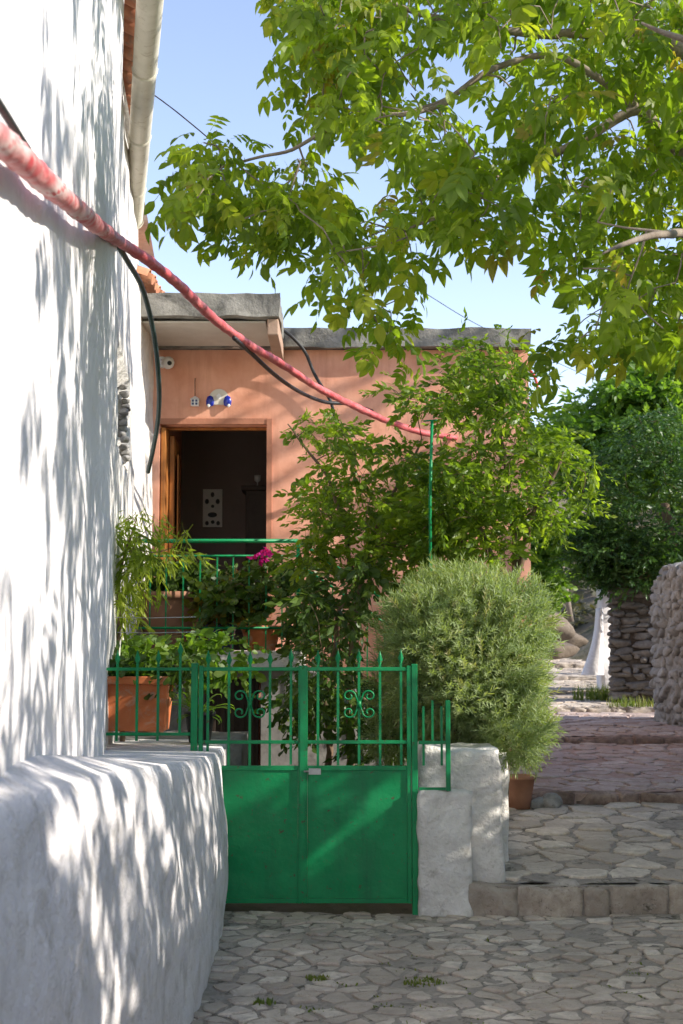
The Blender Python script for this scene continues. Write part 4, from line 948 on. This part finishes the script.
lr = [[.09, .06, .045, .035, .026, .016], [.10, .06, .045, .038, .03, .022, .014], [.035, .03, .026, .02, .014], [.022, .02, .017, .014, .011, .007], [.06, .035, .025, .014], [.06, .04, .03, .016], [.11, .08, .04], [.11, .08, .04], [.09, .06, .03], [.1, .07, .03]]
for pts, rr in zip(limbs, lr): nodes += limb(tm_, pts, [q*RS for q in rr[:-1]]+[.0035], 8)
tm_.build('trunk', BARK, wt)
grow(nodes, cl+rest+low, .0035, .012, 5).build('branches', BARK, wt)
leaves('foliage', [WALNUT, WALNUT2, WALNUT3], cl, 6, (.13, .17, .11), .49, L_WAL, wt, droop=.42, svar=.32)
leaves('foliage', [WALNUT], rest+low, 4, (.22, .24, .18), 1.0, L_WAL, wt, droop=.55)

def shrub(name, label, cat, loc, centers, stems, tm, per, spread, scale, lm, bark=BARKB, droop=.2, tip=.003, trunk_name='trunk', extra=None, group=None, up=1.0):
    e = empty(name, loc, label, cat, group); mb = MB(); nodes = []
    for pts, rr in stems: nodes += limb(mb, pts, rr, 7)
    mb.build(trunk_name, bark, e); grow(nodes, centers, tip, .008, 4).build('branches', bark, e)
    leaves('foliage', tm, centers, per, spread, scale, lm, e, droop, None, up); return e
def poly_clusters(P, n, ydist, holes=(), mins=0):
    xs_ = [p[0] for p in P]; ys_ = [p[1] for p in P]; out = []
    while len(out) < n:
        px, py = random.uniform(min(xs_), max(xs_)), random.uniform(min(ys_), max(ys_))
        if not in_poly(px, py, P) or any(math.hypot(px-h[0], py-h[1]) < h[2] for h in holes): continue
        out.append(W(px, py, ydist(px, py)))
    return out
# fruit tree in front of the salmon facade (right part)
PA = [(440, 365), (470, 345), (505, 340), (530, 375), (540, 405), (575, 440), (590, 470), (588, 505), (560, 530), (520, 540), (480, 560), (450, 540), (430, 505), (436, 470), (455, 440), (440, 405)]
ca = poly_clusters(PA, 150, lambda a, b: random.uniform(9.9, 11.3), [(448, 385, 12), (415, 400, 18), (440, 436, 20), (458, 440, 16)])
rt = W(500, 700, 10.4); rt.z = .05
shrub('fruit_tree', 'yellow green citrus like tree in front of the right part of the salmon facade', 'tree', rt, ca,
      [([rt, W(503, 600, 10.4), W(492, 560, 10.4), W(480, 520, 10.5), W(470, 470, 10.6)], [.04, .035, .028, .02, .012]), ([W(503, 600, 10.4), W(520, 560, 10.4), W(535, 500, 10.3), W(560, 460, 10.3)], [.03, .025, .018, .01]),
       ([W(500, 590, 10.4), W(470, 560, 10.5), W(452, 520, 10.6), W(445, 480, 10.8)], [.022, .018, .014, .008]), ([W(512, 580, 10.4), W(512, 500, 10.6), W(500, 430, 10.8), W(490, 380, 10.9)], [.025, .02, .014, .006])],
      [TWIG, TWIG_B, TWIG_F], 9, (.15, .2, .13), .8, L_CIT, droop=.25)
# climbing shrub (left part), arching over the balcony stair
PB = [(285, 415), (330, 425), (352, 400), (395, 380), (420, 400), (455, 430), (448, 480), (458, 530), (440, 575), (400, 580), (372, 570), (335, 560), (315, 575), (300, 560), (318, 520), (300, 500), (330, 470), (300, 440)]
cb_ = poly_clusters(PB, 98, lambda a, b: random.uniform(10.2, 11.8), [(292, 455, 14), (310, 475, 16), (350, 404, 22), (375, 418, 22), (400, 425, 22), (425, 432, 24), (450, 440, 24), (320, 390, 20), (330, 562, 18), (355, 575, 18)])
rb_ = W(350, 740, 10.8); rb_.z = .05
shrub('climbing_shrub', 'bright green loose shrub arching over the stair left of the green stake', 'shrub', rb_, cb_,
      [([rb_, W(352, 650, 10.8), W(360, 590, 10.9), W(375, 530, 11), W(400, 480, 11), W(420, 440, 11)], [.035, .03, .026, .02, .014, .008]), ([W(358, 600, 10.9), W(345, 540, 11), W(330, 480, 11), W(300, 440, 11), W(285, 425, 11)], [.022, .018, .014, .009, .005]),
       ([W(370, 545, 11), W(400, 540, 11), W(430, 520, 11.1), W(445, 490, 11.1)], [.018, .014, .01, .006])],
      [TWIG, TWIG_B, TWIG_F], 11, (.14, .2, .12), .9, L_CIT, droop=.25)
# dark ivy-like climber hanging lower
PC = [(320, 560), (375, 560), (378, 600), (350, 620), (345, 660), (395, 680), (390, 740), (355, 742), (330, 700), (305, 720), (280, 700), (290, 660), (315, 640), (305, 600)]
cc_ = poly_clusters(PC, 52, lambda a, b: random.uniform(10.0, 11.6), [(330, 570, 12), (350, 582, 12), (370, 595, 12)])
rc_ = W(325, 750, 10.9); rc_.z = .05
shrub('leafy_climber', 'dark leafy climber hanging in shade between the gate and the stair', 'climber', rc_, cc_,
      [([rc_, W(330, 690, 10.9), W(338, 640, 10.8), W(345, 590, 10.8)], [.03, .025, .02, .01]), ([W(332, 690, 10.9), W(365, 700, 10.6), W(385, 730, 10.5)], [.018, .012, .006])],
      [TWIG_R, TWIG], 9, (.14, .18, .15), .95, L_DRK, droop=.6)

# big round fine-leaved shrub
bs = empty('round_shrub', (.85, 9.6, .6), 'large round grey green fine leaved shrub spilling over the white pier', 'shrub')
BC = Vector((W(467, 670, 9.45).x, 9.45, W(467, 663, 9.45).z)); lobes = [(BC, (.50, .50, .58)), (W(428, 637, 9.3), (.30, .34, .33)), (W(493, 690, 9.35), (.30, .36, .42)), (W(512, 725, 9.2), (.24, .28, .24)), (W(450, 680, 9.5), (.38, .4, .42)), (W(505, 625, 9.5), (.30, .34, .30)), (W(412, 690, 9.9), (.26, .3, .4)), (W(395, 735, 10.0), (.16, .25, .22)), (W(517, 741, 9.3), (.15, .2, .15)), (W(455, 605, 9.5), (.34, .34, .22))]
ctr = []; dirs = []
for c, rr in lobes:
    rr = tuple(q*.95 for q in rr); area = rr[0]*rr[2]; n = int(9000*area)
    d = rng.normal(0, 1, (n, 3)); d /= np.linalg.norm(d, axis=1, keepdims=True); rad = 1-np.abs(rng.normal(0, .14, (n, 1)))+rng.normal(0, .035, (n, 1))
    for i in range(n):
        rad[i] += .16*noise.noise(Vector(d[i])*2.6+c*3)+.12*noise.noise(Vector(d[i])*6+c*5)
    ctr.append(np.array(c)+d*rad*np.array(rr)); dirs.append(d)
ctr = np.concatenate(ctr); dirs = np.concatenate(dirs)
dd = dirs+rng.normal(0, .4, dirs.shape)+np.array((.0, 0, .45)); up = rng.normal(0, 1, dirs.shape)
V, Fc, r_ = scatter(SPRIG, ctr, frames(dd, up), (1+rng.normal(0, .2, len(ctr))).clip(.6, 1.5)); np_mesh('foliage', V, Fc, L_BSH, bs, r_, False)
mb = MB(); nodes = limb(mb, [(.85, 9.6, .1), BC+Vector((0, 0, -.45)), BC], [.07, .05, .03], 8)
for k in range(14): a = random.random()*2*PI; nodes += limb(mb, [(.85, 9.6, .35), BC+Vector((.2*math.cos(a), .2*math.sin(a), -.3)), BC+Vector((.42*math.cos(a), .4*math.sin(a), random.uniform(-.2, .35)))], [.03, .02, .008], 6)
mb.build('trunk', BARKB, bs)
# pot under the shrub beyond the pier
p = W(519, 795, 10.8); pz = lane_z(10.8)
po = empty('clay_pot', (p.x, 10.8, pz), 'dark clay pot half hidden beneath the round shrub on the step', 'pot')
mb = MB(); mb.lathe([(.001, pz), (.085, pz+.002), (.10, pz+.10), (.12, pz+.22), (.13, pz+.222), (.13, pz+.25), (.11, pz+.25), (.10, pz+.20), (.001, pz+.2)], p.x, 10.8, 24); mb.build('body', TERRA_D, po)
for i, (px, py, s_, l) in enumerate(((538, 798, .10, 'small grey stone beside the clay pot on the step edge'), (552, 799, .13, 'wider grey stone on the step edge beneath the reddish tread'))):
    q = W(px, py, 10.8); V, Fc, rn = rocks_mesh([(0, 0, 0, s_*1.3, s_, s_, .3*i)]); o = np_mesh('loose_stone', V, Fc, ROCK, None, rn); o.location = (q.x, 10.8, lane_z(10.8)+s_*.35); tag(o, l, 'stone')

# terracotta trough with plants on the plinth
z = 1.0; x0, x1 = W(98, 700, 8.85).x, W(173, 700, 8.85).x; zt = W(130, 676, 8.85).z; zb = max(.995, W(130, 731, 8.85).z)
tp = empty('planted_trough', ((x0+x1)/2, 8.95, zb), 'orange terracotta trough with strap leaved plants behind the spear fence', 'planter')
mb = MB(); cxm, w2 = (x0+x1)/2, (x1-x0)/2
def troughring(kx, y0, y1, z): return [(cxm-w2*kx, y0, z), (cxm+w2*kx, y0, z), (cxm+w2*kx, y1, z), (cxm-w2*kx, y1, z)]
seq = [(.80, 8.80, 9.05, zb), (.90, 8.765, 9.09, zt-.055), (.905, 8.76, 9.095, zt-.05), (1.0, 8.735, 9.12, zt-.048), (1.0, 8.73, 9.125, zt), (.94, 8.76, 9.095, zt), (.92, 8.765, 9.09, zt-.04)]
vs = []
for s_ in seq: vs += troughring(*s_)
mb.add(vs, [(i*4+k, i*4+(k+1) % 4, (i+1)*4+(k+1) % 4, (i+1)*4+k) for i in range(len(seq)-1) for k in range(4)]+[(3, 2, 1, 0)]); mb.build('trough', TERRA, tp, .008)
mb = MB(); mb.box(cxm-w2*.9, cxm+w2*.9, 8.77, 9.085, zt-.06, zt-.035); mb.build('soil', SOIL, tp)
def straps(name, pts, L_, w_, m_, parent, lean=.7, nb=16):
    """arching strap leaves in rosettes"""
    tv = []; K = 7
    for j in range(K+1): t = j/K; ww = .5*w_*math.sin(PI*min(1, .15+t*.85))**.6*(1 if t < 1 else .1); a = t*1.9*lean; y = L_*math.sin(a)/(1.9*lean) if lean else 0; z = L_*(math.sin(a+PI/2)-1)/(1.9*lean)+L_*t*.75; tv += [(-ww, y, z+ww*.5), (0, y, z), (ww, y, z+ww*.5)]
    q = [(j*3+s, j*3+s+1, j*3+s+4, j*3+s+3) for j in range(K) for s in (0, 1)]; t_ = (np.array(tv), np.array(q), np.zeros((0, 3), int)); P, M = [], []
    for p in pts:
        for k in range(nb): P.append(list(p)); M.append(np.array(Matrix.Rotation(random.random()*2*PI, 3, 'Z') @ Matrix.Rotation(random.uniform(-.5, .5), 3, 'X')))
    V, Fc, r = scatter(t_, np.array(P), np.array(M), rng.uniform(.6, 1.15, len(P))); return np_mesh(name, V, Fc, m_, parent, r)
straps('foliage', [(cxm-.14, 8.93, zt-.03), (cxm, 8.9, zt-.03), (cxm+.17, 8.93, zt-.03)], .30, .030, L_LGT, tp, .8, 20)
leaves('foliage', [TWIG_R], [Vector((cxm+random.uniform(-.3, .3), 8.95+random.uniform(-.1, .1), zt+random.uniform(.03, .12))) for _ in range(16)], 5, (.08, .08, .07), .9, L_DRK, tp)
# spider plant right of the post
p = W(205, 700, 9.3); sp = empty('potted_plant', (p.x, 9.3, .0), 'pale spider plant with arching strap leaves just right of the fence post', 'plant')
mb = MB(); zz = .98; mb.lathe([(.001, zz), (.07, zz), (.095, zz+.17), (.105, zz+.172), (.105, zz+.2), (.085, zz+.2), (.08, zz+.16), (.001, zz+.16)], W(200, 700, 9.3).x, 9.3, 20); mb.build('pot', BLACK, sp)
straps('foliage', [(W(200, 700, 9.3).x, 9.3, zz+.17)], .42, .022, L_LGT, sp, 1.0, 34)
mb = MB(); vs, fs = rough_box(-2.3, W(206, 700, 9.4).x+.12, 9.05, 9.7, 0, .975, .1, .01, 9); mb.add(vs, fs, True); tag(mb.build('yard_ledge', WHITE_O), 'rough whitewashed ledge behind the fence carrying the pots', 'ledge')
# drooping peach-like plant at left
PD = [(108, 515), (130, 510), (160, 512), (190, 516), (188, 538), (170, 550), (160, 575), (140, 600), (118, 610), (108, 600)]
cdp = poly_clusters(PD, 32, lambda a, b: random.uniform(9.3, 9.8)); rd_ = W(122, 690, 9.5)
shrub('peach_sapling', 'yellow green drooping sapling against the white annex wall', 'sapling', rd_, cdp, [([Vector((rd_.x, 9.5, .9)), W(122, 620, 9.5), W(126, 560, 9.5), W(140, 520, 9.5)], [.018, .014, .01, .005])], [TWIG_L], 5, (.10, .14, .08), .75, leafmat('peach_leaf', [(0, (.13, .19, .03)), (.6, (.20, .26, .045)), (1, (.34, .38, .08))], .6, .5), droop=.9)
# balcony pots
def round_pot(x, y, z, r, h, m_, e, ribs=0):
    mb = MB(); pr = [(.001, z), (r*.7, z)]
    k = ribs or 3
    for i in range(1, k*2): f = i/(k*2); pr.append((r*(.7+.3*f)*(1+(.025 if i % 2 and ribs else 0)), z+h*.88*f))
    pr += [(r*1.02, z+h*.88), (r*1.1, z+h*.885), (r*1.1, z+h), (r*.95, z+h), (r*.93, z+h*.86), (.001, z+h*.85)]; mb.lathe(pr, x, y, 26); return mb.build('pot', m_, e)
p = W(169, 640, 12.55); e = empty('potted_plant', (p.x, 12.55, 1.55), 'big ribbed brown basket pot with broad leaves at the left of the balcony', 'plant', 'pots on the balcony')
round_pot(p.x, 12.55, 1.555, .29, .52, TERRA_D, e, 8); leaves('foliage', [TWIG_R], [Vector((p.x+random.uniform(-.2, .3), 12.5+random.uniform(-.15, .15), 2.1+random.uniform(0, .22))) for _ in range(20)], 6, (.1, .1, .09), 1.2, L_DRK, e)
p = W(221, 640, 12.4); e = empty('potted_plant', (p.x, 12.4, 1.55), 'dark blue pot with reddish yellow leaves in the middle of the balcony', 'plant', 'pots on the balcony')
round_pot(p.x, 12.4, 1.555, .13, .23, BLUEPOT, e); leaves('foliage', [TWIG_R], [Vector((p.x+random.uniform(-.12, .16), 12.4+random.uniform(-.1, .1), 1.85+random.uniform(0, .35))) for _ in range(22)], 6, (.09, .09, .09), .9, leafmat('autumn_leaf', [(0, (.08, .12, .02)), (.6, (.17, .16, .03)), (1, (.28, .15, .05))], .4), e)
p = W(259, 640, 12.05); pz = W(259, 647, 12.05).z; e = empty('potted_plant', (p.x, 12.3, 1.55), 'pale terracotta bowl with a bougainvillea flowering magenta by the railing', 'plant', 'pots on the balcony')
round_pot(p.x, 12.38, 1.555, .175, .22, TERRA, e)
cbg = poly_clusters([(215, 560), (250, 552), (290, 562), (312, 580), (325, 610), (318, 650), (300, 660), (290, 620), (240, 622), (215, 600)], 34, lambda a, b: random.uniform(12.0, 12.5))
mb = MB(); nodes = limb(mb, [(p.x, 12.38, 1.74), W(258, 600, 12.3), W(264, 565, 12.25)], [.015, .012, .006], 6); nodes += limb(mb, [(p.x, 12.38, 1.78), W(280, 600, 12.3), W(305, 610, 12.2)], [.012, .009, .005], 6); mb.build('stem', BARKB, e)
grow(nodes, cbg, .0025, .006, 4).build('branches', BARKB, e); leaves('foliage', [TWIG_R], cbg, 7, (.1, .1, .09), .95, L_DRK, e, .2)
leaves('flower', [TWIG_R], [W(262, 556, 12.1), W(264, 548, 12.1)], 6, (.03, .03, .045), .5, MAG, e)
p = W(282, 655, 11.9); mb = MB(); 
# green low plants left of the balcony stairs, floor level ledge
e = empty('potted_plant', (W(150, 690, 10.2).x, 10.2, .9), 'bright round leaved pot plant above the terracotta trough', 'plant')
round_pot(W(150, 690, 10.2).x, 10.2, .975, .14, .24, TERRA_D, e); leaves('foliage', [TWIG_R], poly_clusters([(112, 640), (240, 640), (240, 665), (112, 668)], 26, lambda a, b: random.uniform(10.0, 10.5)), 7, (.10, .1, .07), 1.0, L_LGT, e)
mb = MB(); vs, fs = rough_box(-2.0, W(245, 700, 10.2).x, 9.95, 10.6, 0, .97, .1, .01, 12); mb.add(vs, fs, True); tag(mb.build('yard_ledge', GREYW), 'grey ledge further back beneath the bright pot plant', 'ledge')

# evergreen and light tree above the stone walls
def blob(c, rr, n, hollow=.55):
    out = []
    while len(out) < n:
        v = Vector((random.gauss(0, 1), random.gauss(0, 1), random.gauss(0, 1))).normalized()*random.uniform(hollow, 1)**.6
        out.append(Vector((c[0]+v.x*rr[0], c[1]+v.y*rr[1], c[2]+v.z*rr[2])))
    return out
c1 = W(655, 500, 18.5); rt = Vector((c1.x+.5, 19.0, .9))
cl1 = blob(c1, (1.15, 1.2, 1.15), 210)+blob(W(605, 545, 18.3), (.42, .6, .42), 50)+blob(W(640, 565, 18.2), (.6, .6, .3), 60)
shrub('evergreen_tree', 'dense dark evergreen tree bulging over the dry stone wall end', 'tree', rt, cl1, [([rt, (rt.x, 19, 2), (c1.x+.2, 18.8, c1.z)], [.14, .11, .06]), ([(rt.x, 19, 1.9), W(625, 560, 18.4)], [.06, .02]), ([W(640, 590, 18.2), W(652, 570, 18.0)], [.03, .02])], [TWIG, TWIG_F], 15, (.20, .2, .16), 1.0, L_EVG, droop=.2)
c2 = W(660, 430, 21); rt = Vector((c2.x+1, 21.5, 1.2))
cl2 = blob(c2, (1.5, 1.4, .95), 170)+blob(W(610, 455, 20.5), (.8, .8, .6), 70)+blob(W(690, 400, 21), (1.2, 1, .8), 70)
shrub('broadleaf_tree', 'lighter broad leaved tree rising behind the dark evergreen', 'tree', rt, cl2, [([rt, (rt.x, 21.5, 3), (c2.x, 21.2, c2.z)], [.16, .12, .06])], [TWIG_B], 13, (.24, .24, .18), 1.5, L_LGT, droop=.35)
c3 = W(538, 560, 20.5); rt = Vector((c3.x, 20.5, .9))
shrub('green_shrub', 'soft green shrub just beyond the corner of the salmon house', 'shrub', rt, blob(c3, (.38, .5, .55), 42), [([rt, (c3.x, 20.5, 1.6), c3], [.05, .04, .02])], [TWIG_R], 12, (.18, .18, .16), 1.3, L_LGT)
ct = Vector((5.7, 11.9, 6.3)); rt = Vector((5.9, 12.0, 0))  # unseen tree, put in to dapple the salmon facade
shrub('shade_tree', 'tall loose crowned tree added beyond the right edge to throw leaf shade on the salmon facade', 'tree', rt, blob(ct, (1.7, 1.6, 2.3), 26, .2), [([rt, (5.8, 11.9, 2.5), (5.7, 11.9, 4.5), ct], [.16, .13, .1, .05])], [TWIG_R], 7, (.25, .25, .2), 1.7, L_LGT)
# grass tufts at the foot of the white wall and in paving joints
def grass_tuft(x, y, z, n, h, spread, label, cat='weed', name='weed', m_=None, group=None):
    bt = np.array([(-.5, 0, 0), (.5, 0, 0), (.35, .12, .55), (-.35, .12, .55), (.02, .42, .95), (-.02, .42, .95)], float)*np.array((.012, 1, 1)); q = np.array([(0, 1, 2, 3), (3, 2, 4, 5)])
    P = []; M = []; S = []
    for k in range(n):
        a = random.random()*2*PI; r = random.random()**.6*spread; P.append((r*math.cos(a)*1.4, r*math.sin(a), 0)); M.append(np.array(Matrix.Rotation(random.random()*2*PI, 3, 'Z') @ Matrix.Rotation(random.uniform(-.2, .5), 3, 'X'))); S.append((1, h*random.uniform(.5, 1.2), h*random.uniform(.5, 1.2)))
    V, Fc, r = scatter((bt, q, np.zeros((0, 3), int)), np.array(P), np.array(M), np.array(S)); o = np_mesh(name, V, Fc, m_ or L_GRS, None, r, False); o.location = (x, y, z); return tag(o, label, cat, group)
q = W(606, 690, 18.6); grass_tuft(q.x, 18.7, lane_z(18.7), 420, .2, .30, 'yellowish grass tuft at the foot of the white wall up the lane', 'grass tuft', 'grass_tuft')
q = W(622, 700, 17.9); grass_tuft(q.x+.05, 17.6, lane_z(17.6), 160, .13, .22, 'dry grass tuft below the dry stone wall end', 'grass tuft', 'grass_tuft')
for px, py, n, l in ((317, 981, 60, 'bright green weed in a joint, left of the larger weed in the foreground'), (425, 985, 130, 'widest green weed patch in the foreground paving'), (264, 1005, 40, 'small weed near the foot of the plinth'), (497, 944, 30, 'tiny weed in the paving below the step')):
    d = W(px, py, 1)-Vector((0, 0, CAMZ)); t = -CAMZ/d.z; grass_tuft(d.x*t, t, .004, n, .026, .04 if n < 100 else .08, l, group='weeds in the paving joints')
gp = []
for k in range(90):
    x, y = random.uniform(-.6, 2.4), random.uniform(5.6, 8.4); gp.append((x, y, .0))
bt = np.array([(-.004, 0, 0), (.004, 0, 0), (.003, .004, .014), (-.003, .004, .014)]); n = len(gp)*14
P = np.repeat(np.array(gp), 14, 0)+rng.normal(0, .022, (n, 3))*np.array((1.6, 1, 0)); M = rz_mats(rng.random(n)*6.28, .5)
V, Fc, r_ = scatter((bt, np.array([(0, 1, 2, 3)]), np.zeros((0, 3), int)), P, M, rng.uniform(.6, 1.5, n)); tag(np_mesh('moss', V, Fc, L_GRS, None, r_, False), 'short moss and grass in the paving joints', 'moss', kind='stuff')
# hill scrub
pts = []
while len(pts) < 420:
    x, y = random.uniform(-14, 30), random.uniform(26, 62)
    if x < 6.2 and y < 28 and x > 2: continue
    pts.append(Vector((x, y, ground_z(x, y)+.35)))
o = leaves('hillside_scrub', [TWIG_R, TWIG], pts, 34, (.9, .9, .55), 2.6, L_DRY, None, .0); tag(o, 'grey brown scrub covering the hillside beyond the lane', 'scrub', kind='stuff')
